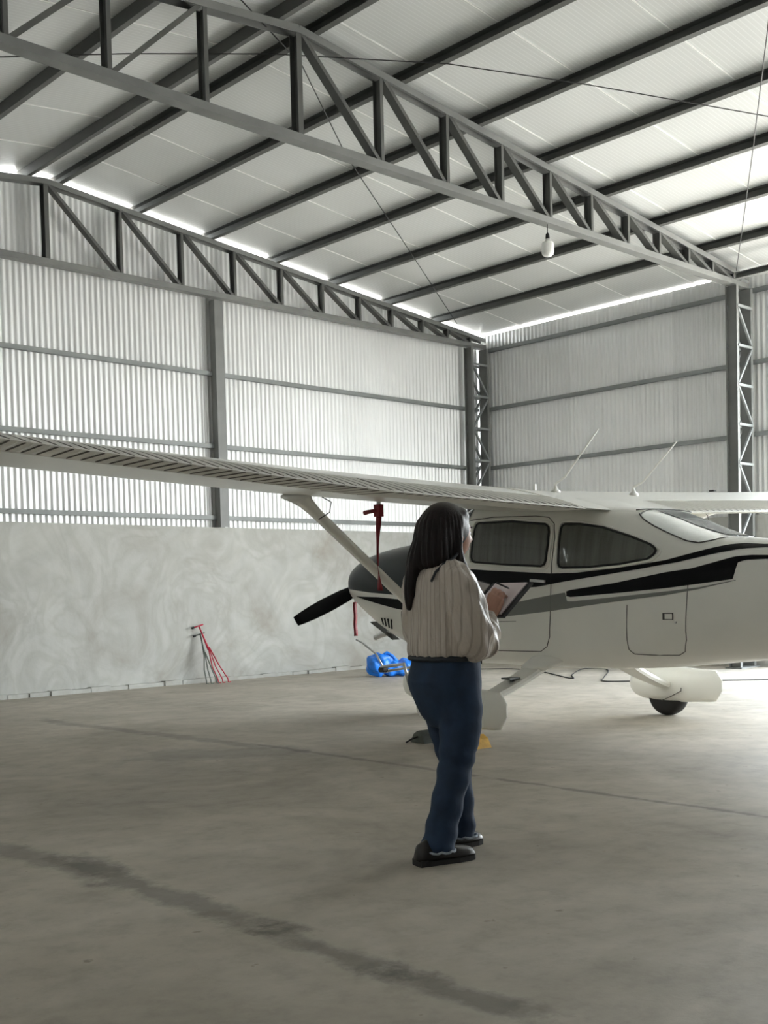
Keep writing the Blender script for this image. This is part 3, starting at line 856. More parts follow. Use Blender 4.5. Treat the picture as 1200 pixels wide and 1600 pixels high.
for sg, nm in ((1, 'port'), (-1, 'starboard')):
    # fixed wing panel
    rings = []
    ts = [HT, .6, .5, .4, .3, .22, .15, .1, .06, .03, .012, .003]
    ysp = [.42, .9, 1.4, 1.9, 2.4, 2.6, 3.1, 3.6, 4.1, 4.6, 5.0, 5.25]
    for y in ysp:
        r_ = [foil(y, t, True) for t in ts] + [foil(y, 0, True)] + [foil(y, t, False) for t in reversed(ts)]
        rings.append([(x, sg * y, z) for x, z in r_])
    wg = MB().loft(rings).build('wing', M_white, plane, True); auto_smooth(wg, 40)
    # rounded tip
    rings = []
    for k in range(6):
        a = k / 5 * PI / 2; y = 5.25 + .22 * math.sin(a); q = max(.06, math.cos(a))
        r_ = []
        for t, u in [(t, True) for t in [1] + ts[0:]] + [(0, True)] + [(t, False) for t in reversed(ts)]:
            x, z = foil(5.25, min(t, .999), u); xm, zm = foil(5.25, .4, True); xl, zl = foil(5.25, .4, False)
            zc = (zm + zl) / 2 - .01
            r_.append((xm + (x - xm) * (.55 + .45 * q), sg * y, zc + (z - zc) * q + .02 * math.sin(a)))
        rings.append(r_)
    MB().loft(rings).build('wing_tip', M_white, wg, True)
    # beaded flap and aileron
    def beaded(name, y0, y1, nb_):
        m_ = MB(); ny = nb_ * 6
        tt = [HT + .012, .75, .8, .85, .9, .95, .985, .998]
        dmax = .009
        def row(up):
            R_ = []
            for i in range(ny + 1):
                y = y0 + (y1 - y0) * i / ny
                ph = (i % 6)
                bd = (0, 1, .15, -.35, -.35, -.2)[ph] * dmax
                rr = []
                for k, t in enumerate(tt):
                    x, z = foil(y, t, up)
                    s_ = bd * (0 if k == 0 else 1) * (1 if t < .97 else .25)
                    rr.append((x, sg * y, z + s_ * (1 if up else -1)))
                R_.append(rr)
            return R_
        up, lo = row(True), row(False)
        rings = [u + list(reversed(l)) for u, l in zip(up, lo)]
        m_.loft(rings)
        o = m_.build(name, M_white, plane, False)
        gr = MB()
        for b_ in range(nb_):
            y = y0 + (y1 - y0) * (b_ * 6 + 3.4) / ny
            for up_ in (True, False):
                P = []
                for t in (.722, .78, .83, .88, .93, .972):
                    x, z = foil(y, t, up_); P.append((x, sg * y, z + (-.003 if up_ else .003)))
                gr.tube(P, .0048 if up_ else .0065, 5)
        gr.build('crimp_lines', M_crimp, o)
        return o
    beaded('flap', .62, 2.57, 22)
    beaded('aileron', 2.6, 5.22, 29)
    # wing strut
    A = Vector((.98, sg * .50, .74)); B = Vector((.42, sg * 2.56, 2.0))
    def srt(p, ch, th, d): return [p + Vector((ch / 2 * math.cos(a), 0, 0)) + d * (th / 2 * math.sin(a)) for a in [2 * PI * j / 14 for j in range(14)]]
    d = (B - A).normalized(); nrm = d.cross(Vector((1, 0, 0))).normalized()
    rg = []
    for t, ch in ((0, .17), (.05, .16), (.3, .155), (.7, .155), (.9, .165), (.95, .21), (.98, .30), (1.0, .42)):
        p = A.lerp(B, t); rg.append(srt(p, ch, .06 if t < .93 else .06 + (t - .93) * .6, nrm))
    stt = MB().loft(rg).build('wing_strut', M_white, plane, True)
    MB().tube([(.30, sg * 2.40, 1.97), (.24, sg * 2.36, 1.93), (.24, sg * 2.38, 1.85), (.30, sg * 2.44, 1.80)], .0042, 6).build('tie_down_line', M_wire, stt, True)

# fairing between cabin roof and wing
cts = [1.0, .95, .88, .8, .7, .6, .5, .4, .3, .22, .15, .1, .06, .03, .012, .003]
rings = []
for y in [-.63 + .063 * k for k in range(21)]:
    ya = abs(y)
    r_ = [foil(ya, min(t, .998), True) for t in cts] + [foil(ya, 0, True)] + [foil(ya, min(t, .998), False) for t in reversed(cts)]
    rings.append([(x, y, z + .006) for x, z in r_])
auto_smooth(MB().loft(rings).build('wing_centre_section', M_white, plane, True), 40)
# whip antennas, navigation stub
def antenna(b, tip):
    a = empty('whip_antenna'); a.parent = plane
    b, tip = Vector(b), Vector(tip)
    MB().lathe([(.045, -.01), (.042, .012), (.02, .03), (.014, .055), (0, .057)], 14, b).build('antenna_base', M_white, a, True)
    MB().tube([b + Vector((0, 0, .03)), b + Vector((.004, 0, .055)), b + Vector((-.005, 0, .075)), b.lerp(tip, .22) + Vector((.0, 0, .012)), tip], [.013, .0125, .011, .0095, .0065], 8).build('antenna_rod', M_white, a, True)
antenna((.179, -.05, 2.084), (-.325, -.05, 2.579)); antenna((0, -.9, 2.073), (-.487, -.9, 2.505))
MB().box((.217, .17, 2.12), (.02, .02, .06)).build('vent_stub', M_white, plane)
MB().box((.40, -2.67, 2.21), (.06, .04, .014)).build('fuel_cap', M_black, plane)

# ---- landing gear
def wheel_fairing(x0, y0, name, parent, sc_=1.0):
    prof = [(.44, .30, .02, .03), (.42, .30, .07, .05), (.36, .30, .12, .085), (.26, .305, .155, .11), (.1, .305, .175, .125), (-.05, .305, .175, .13), (-.2, .30, .165, .125), (-.35, .30, .155, .11), (-.46, .30, .15, .07), (-.535, .302, .143, .035), (-.60, .31, .05, .008)]
    rings = []
    for x, zc, hz, hy in prof:
        r_ = []
        for j in range(20):
            a = 2 * PI * j / 20; c_, s_ = math.cos(a), math.sin(a)
            r_.append((x0 + x * sc_, y0 + hy * sc_ * math.copysign(abs(c_) ** .75, c_), max(.105, zc + hz * math.copysign(abs(s_) ** .75, s_))))
        rings.append(r_)
    o = MB().loft(rings).build(name, M_white, parent, True); auto_smooth(o, 38)
    return o
def wheel(x0, y0, parent, r=.205):
    w_ = MB().lathe([(r - .09, -.075), (r - .03, -.075), (r - .006, -.05), (r, -.02), (r, .02), (r - .006, .05), (r - .03, .075), (r - .09, .075)], 28, (x0, y0, r), 'y').build('wheel', M_rubber, parent, True)
    MB().lathe([(.02, -.06), (.1, -.055), (.1, .055), (.02, .06)], 20, (x0, y0, r), 'y').build('hub', M_metal, w_)
for sg in (1, -1):
    g_ = empty('main_gear'); g_.parent = plane
    # flat spring leg
    rings = []
    for t in [i / 10 for i in range(11)]:
        y = .36 + (1.24 - .36) * t; z = .66 - .36 * t - .03 * math.sin(PI * t); x = -.12 + .07 * t; hw = .125 - .05 * t
        rings.append([(x + hw, sg * y, z + .0), (x + hw * .9, sg * (y + .012), z + .022), (x - hw * .9, sg * (y + .012), z + .022), (x - hw, sg * y, z), (x - hw * .9, sg * (y - .012), z - .022), (x + hw * .9, sg * (y - .012), z - .022)])
    MB().loft(rings).build('gear_leg', M_white, g_)
    # fairing at the leg root
    rings = []
    for t, hw, h in ((0, .22, .075), (.5, .18, .055), (1, .13, .035)):
        y = .33 + .27 * t; z = .675 - .105 * t
        rings.append([(-.12 + hw * math.cos(a) - .06 * (1 - t), sg * (y + .02 * math.sin(a)), z + h * math.sin(a)) for a in [2 * PI * j / 16 for j in range(16)]])
    MB().loft(rings).build('leg_cuff', M_white, g_, True)
    wf_ = wheel_fairing(0, sg * 1.37, 'wheel_fairing', g_)
    MB().tube([(-.30, sg * 1.37 + .123, .255), (-.24, sg * 1.37 + .127, .20), (-.1, sg * 1.37 + .125, .15)] if sg > 0 else [(-.02, sg * 1.37 + .13, .15), (-.12, sg * 1.37 + .132, .19), (-.24, sg * 1.37 + .128, .25), (-.24, sg * 1.37 + .126, .28)], .004, 6).build('panel_seam', M_seam, wf_)
    for k in (0, 1):
        MB().box((-.30, sg * (1.37 + .116), .285 + .03 * k), (.15, .02, .008)).build('fairing_stripe', M_black, wf_)
    wheel(0, sg * 1.37, g_)
    stp = MB().box((-.09, sg * .82, .50), (.10, .12, .014)).box((-.09, sg * .80, .475), (.03, .03, .05))
    stp.build('boarding_step', M_gunmetal, g_)
ng = empty('nose_gear'); ng.parent = plane
MB().tube([(1.80, 0, .72), (1.70, 0, .30)], [.035, .03], 12).build('nose_strut', M_metal, ng, True)
wheel_fairing(1.88, 0, 'wheel_fairing', ng, .92)
wheel(1.88, 0, ng, .19)
MB().tube([(1.95, .05, .70), (2.05, .06, .55), (1.98, .06, .42)], .012, 8).build('torque_link', M_metal, ng, True)
# exhaust and cowl flap under the nose
MB().tube([(2.20, .20, .84), (2.38, .22, .80), (2.48, .22, .77)], .03, 12).build('exhaust_pipe', M_metal, plane, True)
MB().box((2.30, .24, .845), (.40, .09, .008), Euler((0, math.radians(-26), 0))).build('cowl_flap', M_gunmetal, plane)

# propeller
pp = empty('propeller'); pp.parent = plane
MB().lathe([(.17, 2.765), (.175, 2.80), (.16, 2.88), (.12, 2.97), (.06, 3.05), (.012, 3.085), (0, 3.087)], 24, (0, 0, 1.36), 'x').build('spinner', M_white, pp, True)
d0 = Vector((0, 1.0, -.40)).normalized()
for sgn in (1, -1):
    d = d0 * sgn; cr = Vector((1, 0, 0)).cross(d).normalized()
    rings = []
    for s_, ch, th, tw in ((.06, .07, .05, 60), (.2, .12, .035, 48), (.4, .155, .022, 36), (.65, .16, .015, 27), (.85, .145, .011, 22), (1.0, .12, .008, 19), (1.07, .10, .007, 18)):
        a = math.radians(tw); c_ = cr * math.cos(a) * sgn + Vector((1, 0, 0)) * math.sin(a); n_ = d.cross(c_)
        o = Vector((2.80, 0, 1.36)) + d * s_
        rings.append([o + c_ * (ch / 2 * math.cos(q)) + n_ * (th / 2 * math.sin(q)) for q in [2 * PI * j / 12 for j in range(12)]])
    MB().loft(rings).build('blade', M_black, pp, True)

# tail surfaces
def slab(name, pts, th, axis):
    m_ = MB(); v = Vector((0, th, 0)) if axis == 'y' else Vector((0, 0, th))
    return m_.prism([Vector(p) - v / 2 for p in pts], v).build(name, M_white, plane)
slab('tail_fin', [(-3.9, 0, 1.44), (-4.6, 0, 1.68), (-5.2, 0, 2.75), (-5.85, 0, 2.8), (-5.55, 0, 1.2)], .07, 'y')
slab('tail_plane', [(-4.7, -.1, 1.42), (-4.85, -1.75, 1.42), (-5.7, -1.75, 1.42), (-5.75, 0, 1.42), (-5.7, 1.75, 1.42), (-4.85, 1.75, 1.42), (-4.7, .1, 1.42)], .07, 'z')

# ------------------------------------------------------------------ ribbons, tow bar and ground things around the aeroplane
def pworld(x, y, z):
    a = math.radians(85); return Vector((PX + x * math.cos(a) - y * math.sin(a), PY + x * math.sin(a) + y * math.cos(a), z))
pc = empty('pitot_cover', pworld(.6, 1.62, 1.93), math.radians(85)); tag(pc, 'dark red pitot cover with a long ribbon hanging under the near wing', 'cover')
MB().box((0, 0, -.02), (.07, .05, .10)).build('cover_body', M_red, pc)
MB().tube([(0, 0, .03), (0, 0, .09)], .018, 8).build('pitot_mount', M_metal, pc)
MB().tube([(0, .02, -.02), (.10, .03, -.025), (.15, .03, -.03)], [.016, .017, .02], 8).build('tube_sleeve', M_red, pc, True)
rows = []
for i in range(25):
    t = i / 24; z = -.06 - .62 * t
    a = math.radians(170 * (t ** 1.4) + 25); hw = .028 * (1 - .55 * math.sin(PI * min(1, t * 1.2)) ** 2) if t < .75 else .03
    rows.append([(hw * math.cos(a), hw * math.sin(a) * .8 + .02 * math.sin(3 * t), z), (-hw * math.cos(a), -hw * math.sin(a) * .8 + .02 * math.sin(3 * t), z)])
rib = MB().grid(rows).build('ribbon', M_red, pc); bake(rib, ('SOLIDIFY', dict(thickness=.003)))
pr_ = empty('propeller_ribbon', pworld(2.86, .19, 1.14), math.radians(85)); tag(pr_, 'dark red warning strap hanging below the propeller root', 'ribbon')
rows = [[(.004 * math.sin(i), .024, -.36 * i / 12), (.004 * math.sin(i), -.024, -.36 * i / 12)] for i in range(13)]
rb = MB().grid(rows).build('strap', M_red, pr_); bake(rb, ('SOLIDIFY', dict(thickness=.004)))
MB().tube([(0, 0, .16), (0, 0, 0)], .006, 6).build('cord', M_red, pr_)

tw = empty('tow_bar', pworld(2.1, 0, 0), math.radians(85)); tag(tw, 'silver metal tow bar clamped to the nose wheel', 'tow bar')
MB().tube([(-.05, .14, .30), (.05, .12, .50), (.5, .06, .45)], .018, 10).build('bar', M_metal, tw, True)
MB().tube([(-.05, -.14, .30), (.05, -.10, .47), (.5, .02, .40)], .014, 10).build('bar', M_metal, tw, True)
MB().tube([(.44, .05, .425), (.53, .05, .42)], .03, 10).build('grip', M_rubber, tw)
MB().tube([(.48, .04, .43), (.62, .03, .58), (.88, .02, .70), (.98, .02, .73)], .010, 8).build('handle_rod', M_metal, tw, True)

# blue bag on the floor near the back wall
bg_ = empty('blue_bag', (11.45, 12.05, 0), math.radians(-35)); tag(bg_, 'bright blue plastic bag slumped on the floor under the nose', 'bag')
bm_ = MB()
for (c, r) in [((-.17, 0, .17), (.16, .16, .17)), ((.05, .02, .13), (.2, .17, .13)), ((.25, .0, .13), (.2, .15, .12)), ((-.08, -.06, .25), (.13, .1, .10)), ((.4, .03, .11), (.14, .13, .11))]:
    bm_.ball(c, r, 20, 14)
bo = bm_.build('bag_body', M_blue, bg_)
bake(bo, ('REMESH', dict(mode='VOXEL', voxel_size=.012)), ('SMOOTH', dict(factor=.5, iterations=3)))
rnd = random.Random(3)
displace(bo, lambda x, y, z: (.012 * (math.sin(x * 38 + z * 22) + math.sin(y * 41 - z * 33 + x * 9)), .002))
MB().tube([(-.1, -.07, .3), (-.03, -.09, .36), (.06, -.09, .30), (.12, -.09, .22)], [.03, .022, .022, .03], 8).build('bag_handle', M_blue, bg_, True)

# wheel chocks
def chock(loc, rz, label, m_):
    o = empty('wheel_chock', loc, rz); tag(o, label, 'chock', 'wheel chocks at the near main wheel')
    MB().prism([(-.09, -.1, 0), (.09, -.1, 0), (.05, -.1, .07), (.0, -.1, .10), (-.05, -.1, .07)], (0, .2, 0)).build('wedge', m_, o)
    MB().tube([(0, .1, .05), (0, .16, .04), (.03, .2, .01)], .007, 6).build('rope', M_wire, o)
chock(pworld(-.26, 1.40, 0), math.radians(85), 'yellow wheel chock behind the near main wheel', M_yellow)
chock(pworld(.29, 1.42, 0), math.radians(85), 'dark green wheel chock in front of the near main wheel', M_greenpaint)

# power cord on the floor
pts = [(13.0, 11.9), (13.4, 11.33), (13.18, 10.59), (12.36, 9.40), (12.9, 9.8), (13.9, 10.35), (14.1, 10.15), (13.7, 9.75), (12.6, 9.05), (12.2, 8.75), (12.43, 8.36), (12.9, 7.7), (13.37, 7.08), (13.9, 6.2)]
P = []
for i in range(len(pts) - 1):
    p0, p1, p2, p3 = [Vector(pts[max(0, min(len(pts) - 1, i + k))]) for k in (-1, 0, 1, 2)]
    for t_ in range(6):
        t = t_ / 6
        q = .5 * ((2 * p1) + (p2 - p0) * t + (2 * p0 - 5 * p1 + 4 * p2 - p3) * t * t + (3 * p1 - p0 - 3 * p2 + p3) * t ** 3)
        P.append((q.x, q.y, .008))
tag(MB().tube(P, .008, 6).build('extension_lead', M_wire, None, True), 'thin black cord snaking over the bright floor behind the plane', 'cord')

# three-pronged hand tools leaning on the back wall
def prong_tool(x, lean, m_, label, h=.78):
    t = empty('pronged_tool', (x, 13.35, 0), 0); tag(t, label, 'tool', 'pronged tools leaning on the back wall')
    top = Vector((-lean, .30, h)); mid = top.lerp(Vector((0, 0, 0)), .42)
    MB().tube([top, top.lerp(mid, .5), mid], [.011, .012, .02], 8).build('shaft', m_, t, True)
    MB().tube([top + Vector((-.09, 0, -.02)), top + Vector((.07, 0, .02))], .010, 8).build('cross_handle', m_, t, True)
    MB().tube([top + Vector((-.12, 0, -.027)), top + Vector((-.085, 0, -.02))], .015, 8).build('grip', M_rubber, t)
    for k in (-1, 0, 1):
        q = Vector((k * .085 + (.01 if k else 0), -.0, .0))
        m1 = mid.lerp(q, .5) + Vector((k * .022, 0, 0))
        MB().tube([mid + Vector((k * .008, 0, .04)), m1, q + Vector((0, 0, .06)), q + Vector((0, -.01, .01)), q + Vector((.03, -.03, .008))], .0085, 8).build('prong', m_, t, True)
prong_tool(9.20, -.05, M_greenpaint, 'dark grey three-pronged metal tool leaning upright against the concrete wall', .70)
prong_tool(9.40, .17, M_redpaint, 'red three-pronged metal tool leaning against the concrete wall', .82)

# ------------------------------------------------------------------ the woman (local: x forward, y to her left, z up)
WX, WY = 3.80, 3.615
FACE = math.radians(43.5 - 90 + 35)
M_skin = mat('skin', (.42, .22, .155), .5, 0, .06, 14)
M_hair = mat('dark_brown_hair', (.008, .0035, .003), .45, 0, .5, 12, .3, 60, spec=.3, stretch=(6, 6, .35))
M_denim = mat('denim', (.013, .033, .074), .8, 0, .25, 9, .08, 60)
M_hem = mat('frayed_hem', (.32, .36, .42), .9, 0, .3, 60)
M_belt = mat('dark_belt', (.012, .016, .024), .6)
M_shoe = mat('black_leather', (.010, .008, .007), .4, 0, .3, 20)
M_lip = mat('lips', (.30, .09, .08), .45)
M_eye = mat('eye_white', (.6, .58, .55), .2)
M_cover = mat('folder_cover', (.012, .011, .014), .45)
M_paper = mat('paper', (.72, .64, .66), .7, 0, .03, 5)
M_paper2 = mat('grey_paper', (.40, .38, .37), .7, 0, .03, 5)

def blousemat():
    mt, t, b = newmat('striped_cream_blouse'); L = t.links; N = t.nodes
    tcn = N.new('ShaderNodeTexCoord'); sp = N.new('ShaderNodeSeparateXYZ'); L.new(tcn.outputs['Object'], sp.inputs[0])
    at = N.new('ShaderNodeMath'); at.operation = 'ARCTAN2'; L.new(sp.outputs['Y'], at.inputs[0]); L.new(sp.outputs['X'], at.inputs[1])
    mu = N.new('ShaderNodeMath'); mu.operation = 'MULTIPLY'; mu.inputs[1].default_value = 46; L.new(at.outputs[0], mu.inputs[0])
    sn = N.new('ShaderNodeMath'); sn.operation = 'SINE'; L.new(mu.outputs[0], sn.inputs[0])
    rp = N.new('ShaderNodeValToRGB')
    rp.color_ramp.elements[0].position = .6; rp.color_ramp.elements[0].color = (.50, .44, .385, 1)
    rp.color_ramp.elements[1].position = .95; rp.color_ramp.elements[1].color = (.37, .315, .27, 1)
    L.new(sn.outputs[0], rp.inputs[0]); L.new(rp.outputs[0], b.inputs['Base Color'])
    mp = N.new('ShaderNodeMapping'); mp.inputs['Scale'].default_value = (1, 1, .45); L.new(tcn.outputs['Object'], mp.inputs[0])
    nz = N.new('ShaderNodeTexNoise'); nz.inputs['Scale'].default_value = 16; nz.inputs['Detail'].default_value = 3; nz.inputs['Distortion'].default_value = .8
    L.new(mp.outputs[0], nz.inputs['Vector'])
    bp = N.new('ShaderNodeBump'); bp.inputs['Strength'].default_value = .7; bp.inputs['Distance'].default_value = .03
    L.new(nz.outputs['Fac'], bp.inputs['Height']); L.new(bp.outputs[0], b.inputs['Normal'])
    b.inputs['Roughness'].default_value = .42
    b.inputs['Sheen Weight'].default_value = .2
    return mt
M_blouse = blousemat()

woman = empty('person', (WX, WY, 0), FACE)
tag(woman, 'person in cream striped blouse and blue jeans walking while writing in a folder', 'person')

def ell(z, cx, a, b, n=28, cy=0.0, e=2.3):
    r_ = []
    for j in range(n):
        t = 2 * PI * j / n; c_, s_ = math.cos(t), math.sin(t)
        r_.append((cx + a * math.copysign(abs(c_) ** (2 / e), c_), cy + b * math.copysign(abs(s_) ** (2 / e), s_), z))
    return r_

HC = Vector((.05, 0, 1.495))
# ---- body: head, neck, trunk, arms and hands, legs in one surface
B = MB()
def head_pts():
    rows = []
    nu, nv = 40, 30
    for i in range(nv + 1):
        a = -PI / 2 + PI * i / nv
        ring = []
        for j in range(nu):
            b = 2 * PI * j / nu
            d = Vector((math.cos(a) * math.cos(b), math.cos(a) * math.sin(b), math.sin(a)))
            p = Vector((d.x * .098, d.y * .076, d.z * .122))
            if p.z < 0:
                k = min(1, -p.z / .122)
                p.y *= 1 - .38 * k * k
                p.x *= 1 - (.30 if p.x < 0 else .12) * k * k
                p.x += .012 * k
            fr = max(0, d.x)
            if fr > 0:
                def g(y0, z0, sy, sz): return math.exp(-((p.y - y0) / sy) ** 2 - ((p.z - z0) / sz) ** 2)
                p.x += fr * (.026 * g(0, -.028, .010, .016) + .012 * g(0, .0, .008, .022) - .009 * (g(.032, .004, .016, .012) + g(-.032, .004, .016, .012)) + .005 * (g(.03, .026, .025, .008) + g(-.03, .026, .025, .008)) + .008 * g(0, -.062, .020, .006) + .007 * g(0, -.074, .017, .006) + .010 * g(0, -.105, .02, .014) - .004 * g(0, -.087, .02, .006))
            ring.append(HC + p)
        rows.append(ring)
    return rows
hp = head_pts()
B.loft(hp, True)
B.ball(HC + Vector((.0, .078, -.01)), (.018, .010, .03), 12, 8)
B.ball(HC + Vector((.0, -.078, -.01)), (.018, .010, .03), 12, 8)
B.limb([(-.02, 0, 1.30), (0, 0, 1.37), (.025, 0, 1.44)], [.062, .05, .052])
B.loft([ell(z, cx, a, b) for z, cx, a, b in ((.80, 0, .12, .15), (.9, 0, .12, .15), (1.0, .0, .105, .14), (1.1, -.005, .11, .145), (1.2, -.01, .11, .15), (1.28, -.02, .085, .13), (1.32, -.025, .06, .10), (1.35, -.02, .05, .05))])
RS, RE, RW_ = Vector((-.045, -.145, 1.29)), Vector((.02, -.215, 1.0)), Vector((.187, -.10, 1.11))
LS_, LE_, LW_ = Vector((-.04, .165, 1.305)), Vector((.01, .235, 1.02)), Vector((.20, .185, 1.085))
B.limb([RS, RE, RW_], [.04, .036, .026]); B.limb([LS_, LE_, LW_], [.04, .036, .026])
def hand(wr, kn, side_v, fing, thumb):
    """wrist, knuckle centre, knuckle row axis (index to little), finger joint offsets"""
    wr, kn, sv = Vector(wr), Vector(kn), Vector(side_v).normalized()
    for k in range(5):
        q = (k - 2) * .0165
        B.limb([wr + sv * q * .5, wr.lerp(kn, .5) + sv * q * .95, kn + sv * q * 1.1], [.015, .0145, .0115], 10)
    lens = (.93, 1.0, .95, .78)
    for k in range(4):
        q = kn + sv * ((k - 1.5) * .0205)
        pts = [q]; 
        for off in fing: q = q + Vector(off) * lens[k] + sv * (.0012 * (k - 1.5)); pts.append(q)
        B.limb(pts, [.0102, .0095, .0085, .0072], 10)
    B.limb([wr.lerp(kn, .25) - sv * .022] + [wr.lerp(kn, .25) - sv * .03 + Vector(o) for o in thumb], [.014, .012, .0105, .009], 10)
# right hand: writing grip, index finger on the board's side
hand(RW_, (.256, -.062, 1.194), (.25, -.80, -.42), [(.034, .020, .024), (.024, .012, .004), (.012, .008, -.008)], [(.03, .012, .02), (.05, .03, .022), (.068, .045, .008)])
# left hand: flat under the folder, thumb over its edge
hand(LW_, (.285, .150, 1.118), (-.30, .92, -.1), [(.038, -.012, .030), (.024, -.008, .020), (.02, -.006, .016)], [(.02, -.012, .03), (.045, -.02, .055), (.07, -.026, .072)])
# legs inside the trousers
RLEG = [(.0, -.09, .80), (.0, -.095, .62), (-.035, -.095, .43), (-.09, -.09, .25), (-.15, -.09, .08)]
LLEG = [(.02, .09, .80), (.06, .095, .62), (.10, .095, .43), (.13, .09, .25), (.13, .09, .08)]
for lg in (RLEG, LLEG):
    B.limb(lg, [.085, .08, .055, .045, .035])
body = B.build('body', M_skin, woman)
bake(body, ('REMESH', dict(mode='VOXEL', voxel_size=.0042)), ('SMOOTH', dict(factor=.5, iterations=2)))
for s_ in (1, -1):
    e = MB().ball(HC + Vector((.0745, s_ * .031, .003)), .0125, 14, 10).build('eye', M_eye, woman, True)
    MB().ball(HC + Vector((.0845, s_ * .031, .003)), (.0035, .0062, .0062), 12, 8).build('iris', M_hair, e, True)
    MB().limb([HC + Vector((.096, s_ * .018, .027)), HC + Vector((.097, s_ * .032, .031)), HC + Vector((.088, s_ * .046, .027))], [.003, .0035, .002], 8).build('eyebrow', M_hair, woman, True)
MB().limb([HC + Vector((.081, -.019, -.069)), HC + Vector((.0905, 0, -.068)), HC + Vector((.081, .019, -.069))], [.003, .0055, .003], 8).build('lips', M_lip, woman, True)

# ---- hair
Hh = MB()
Hh.ball((.010, 0, 1.522), (.128, .101, .122), 28, 18)
Hh.loft([ell(z, cx, a, b, 28, cy) for z, cx, a, b, cy in ((1.615, .0, .06, .05, 0), (1.585, -.006, .092, .074, 0), (1.55, -.014, .108, .092, 0), (1.50, -.028, .106, .102, 0), (1.45, -.040, .098, .108, 0), (1.41, -.050, .090, .108, 0), (1.375, -.058, .082, .104, 0), (1.345, -.066, .070, .096, 0), (1.33, -.07, .045, .07, 0))])
Hh.limb([(.045, -.076, 1.56), (.025, -.088, 1.48), (.018, -.092, 1.41), (.045, -.090, 1.345), (.092, -.080, 1.27), (.112, -.072, 1.19)], [.022, .023, .024, .024, .020, .009])
Hh.limb([(.075, .083, 1.535), (.066, .092, 1.47), (.06, .094, 1.40), (.075, .088, 1.32), (.10, .080, 1.24)], [.026, .025, .025, .025, .012])
Hh.limb([(-.09, .03, 1.46), (-.115, .045, 1.38), (-.135, .055, 1.30), (-.150, .055, 1.22), (-.160, .05, 1.155)], [.045, .045, .036, .028, .010], sx=1.5)
Hh.ball((.072, 0, 1.575), (.062, .080, .050), 20, 12)
hair = Hh.build('hair', M_hair, woman)
bake(hair, ('REMESH', dict(mode='VOXEL', voxel_size=.0065)), ('SMOOTH', dict(factor=.6, iterations=9)))
def f_hair(x, y, z):
    a = math.atan2(y, x - .02)
    return (.0028 * math.sin(a * 34 + z * 9) + .0018 * math.sin(a * 61 - z * 14)) * max(0, min(1, (1.61 - z) / .09)) * max(0, min(1, (.07 - x) / .05)), 0
displace(hair, f_hair)

# ---- blouse
Bl = MB()
Bl.loft([ell(z, cx, a, b) for z, cx, a, b in ((.918, .005, .130, .158), (.925, .005, .152, .178), (.955, .005, .163, .186), (1.0, .005, .160, .188), (1.08, .0, .150, .186), (1.15, -.004, .146, .184), (1.22, -.010, .138, .182), (1.28, -.018, .122, .178), (1.325, -.025, .10, .158), (1.355, -.025, .078, .115), (1.385, -.018, .066, .078), (1.405, -.010, .062, .068))])
Bl.limb([(-.045, -.135, 1.305), (-.03, -.185, 1.25), (-.012, -.208, 1.15), (.012, -.218, 1.04), (.028, -.212, .992), (.085, -.185, 1.008), (.135, -.148, 1.062), (.172, -.112, 1.098)], [.068, .076, .082, .086, .080, .076, .058, .036], 18)
Bl.limb([(-.035, .135, 1.305), (-.02, .185, 1.25), (.0, .215, 1.15), (.012, .232, 1.05), (.03, .235, 1.012), (.09, .225, 1.03), (.14, .208, 1.06), (.182, .192, 1.08)], [.068, .074, .078, .080, .074, .066, .05, .034], 18)
blouse = Bl.build('blouse', M_blouse, woman)
bake(blouse, ('REMESH', dict(mode='VOXEL', voxel_size=.007)), ('SMOOTH', dict(factor=.6, iterations=5)))
def f_blouse(x, y, z):
    a = math.atan2(y, x); low = max(0, min(1, (1.05 - z) / .12))
    k = .0045 * math.sin(a * 19 + math.sin(z * 18) * 1.5) * low
    k += .004 * math.sin(z * 46 + x * 55 + y * 20) * (1 if abs(y) > .15 else .25)
    return k + .0025 * math.sin(a * 31 + z * 6), 0
displace(blouse, f_blouse)
MB().tube([ell(1.402, -.010, .066, .072, 24)[j % 24] for j in range(25)], .009, 8, False).build('collar', M_blouse, woman, True)
MB().limb([(.158, -.125, 1.085), (.182, -.104, 1.104)], [.036, .034], 14).build('cuff', M_blouse, woman, True)
MB().tube([(.045, -.075, 1.425), (.02, -.10, 1.408), (-.03, -.125, 1.378), (-.085, -.125, 1.352), (-.122, -.115, 1.318), (-.142, -.108, 1.275)], .006, 8).build('neck_cord', M_belt, woman, True)

# ---- jeans
Jn = MB()
Jn.loft([ell(z, cx, a, b) for z, cx, a, b in ((.940, .005, .138, .160), (.92, .003, .143, .168), (.87, -.002, .150, .180), (.82, -.008, .155, .186), (.77, -.004, .146, .184), (.71, .004, .128, .172), (.65, .012, .105, .15), (.60, .02, .08, .11))])
Jn.limb([(.005, -.092, .80), (.012, -.095, .70), (.005, -.097, .58), (-.022, -.096, .44), (-.055, -.093, .32), (-.095, -.09, .18), (-.125, -.09, .075)], [.100, .104, .096, .080, .074, .074, .078], 20)
Jn.limb([(.02, .092, .80), (.045, .095, .70), (.075, .097, .58), (.105, .096, .44), (.122, .093, .32), (.13, .09, .18), (.132, .09, .085)], [.100, .102, .094, .078, .070, .068, .072], 20)
jeans = Jn.build('jeans', M_denim, woman)
bake(jeans, ('REMESH', dict(mode='VOXEL', voxel_size=.008)), ('SMOOTH', dict(factor=.6, iterations=5)))
displace(jeans, lambda x, y, z: (.0035 * math.sin(z * 60 + x * 30 + 2 * math.sin(z * 11)) * (1 if z < .5 else .35), .055))
MB().tube([ell(.925, .003, .150, .173, 28)[j % 28] for j in range(29)], .014, 8, False).build('belt', M_belt, woman, True)
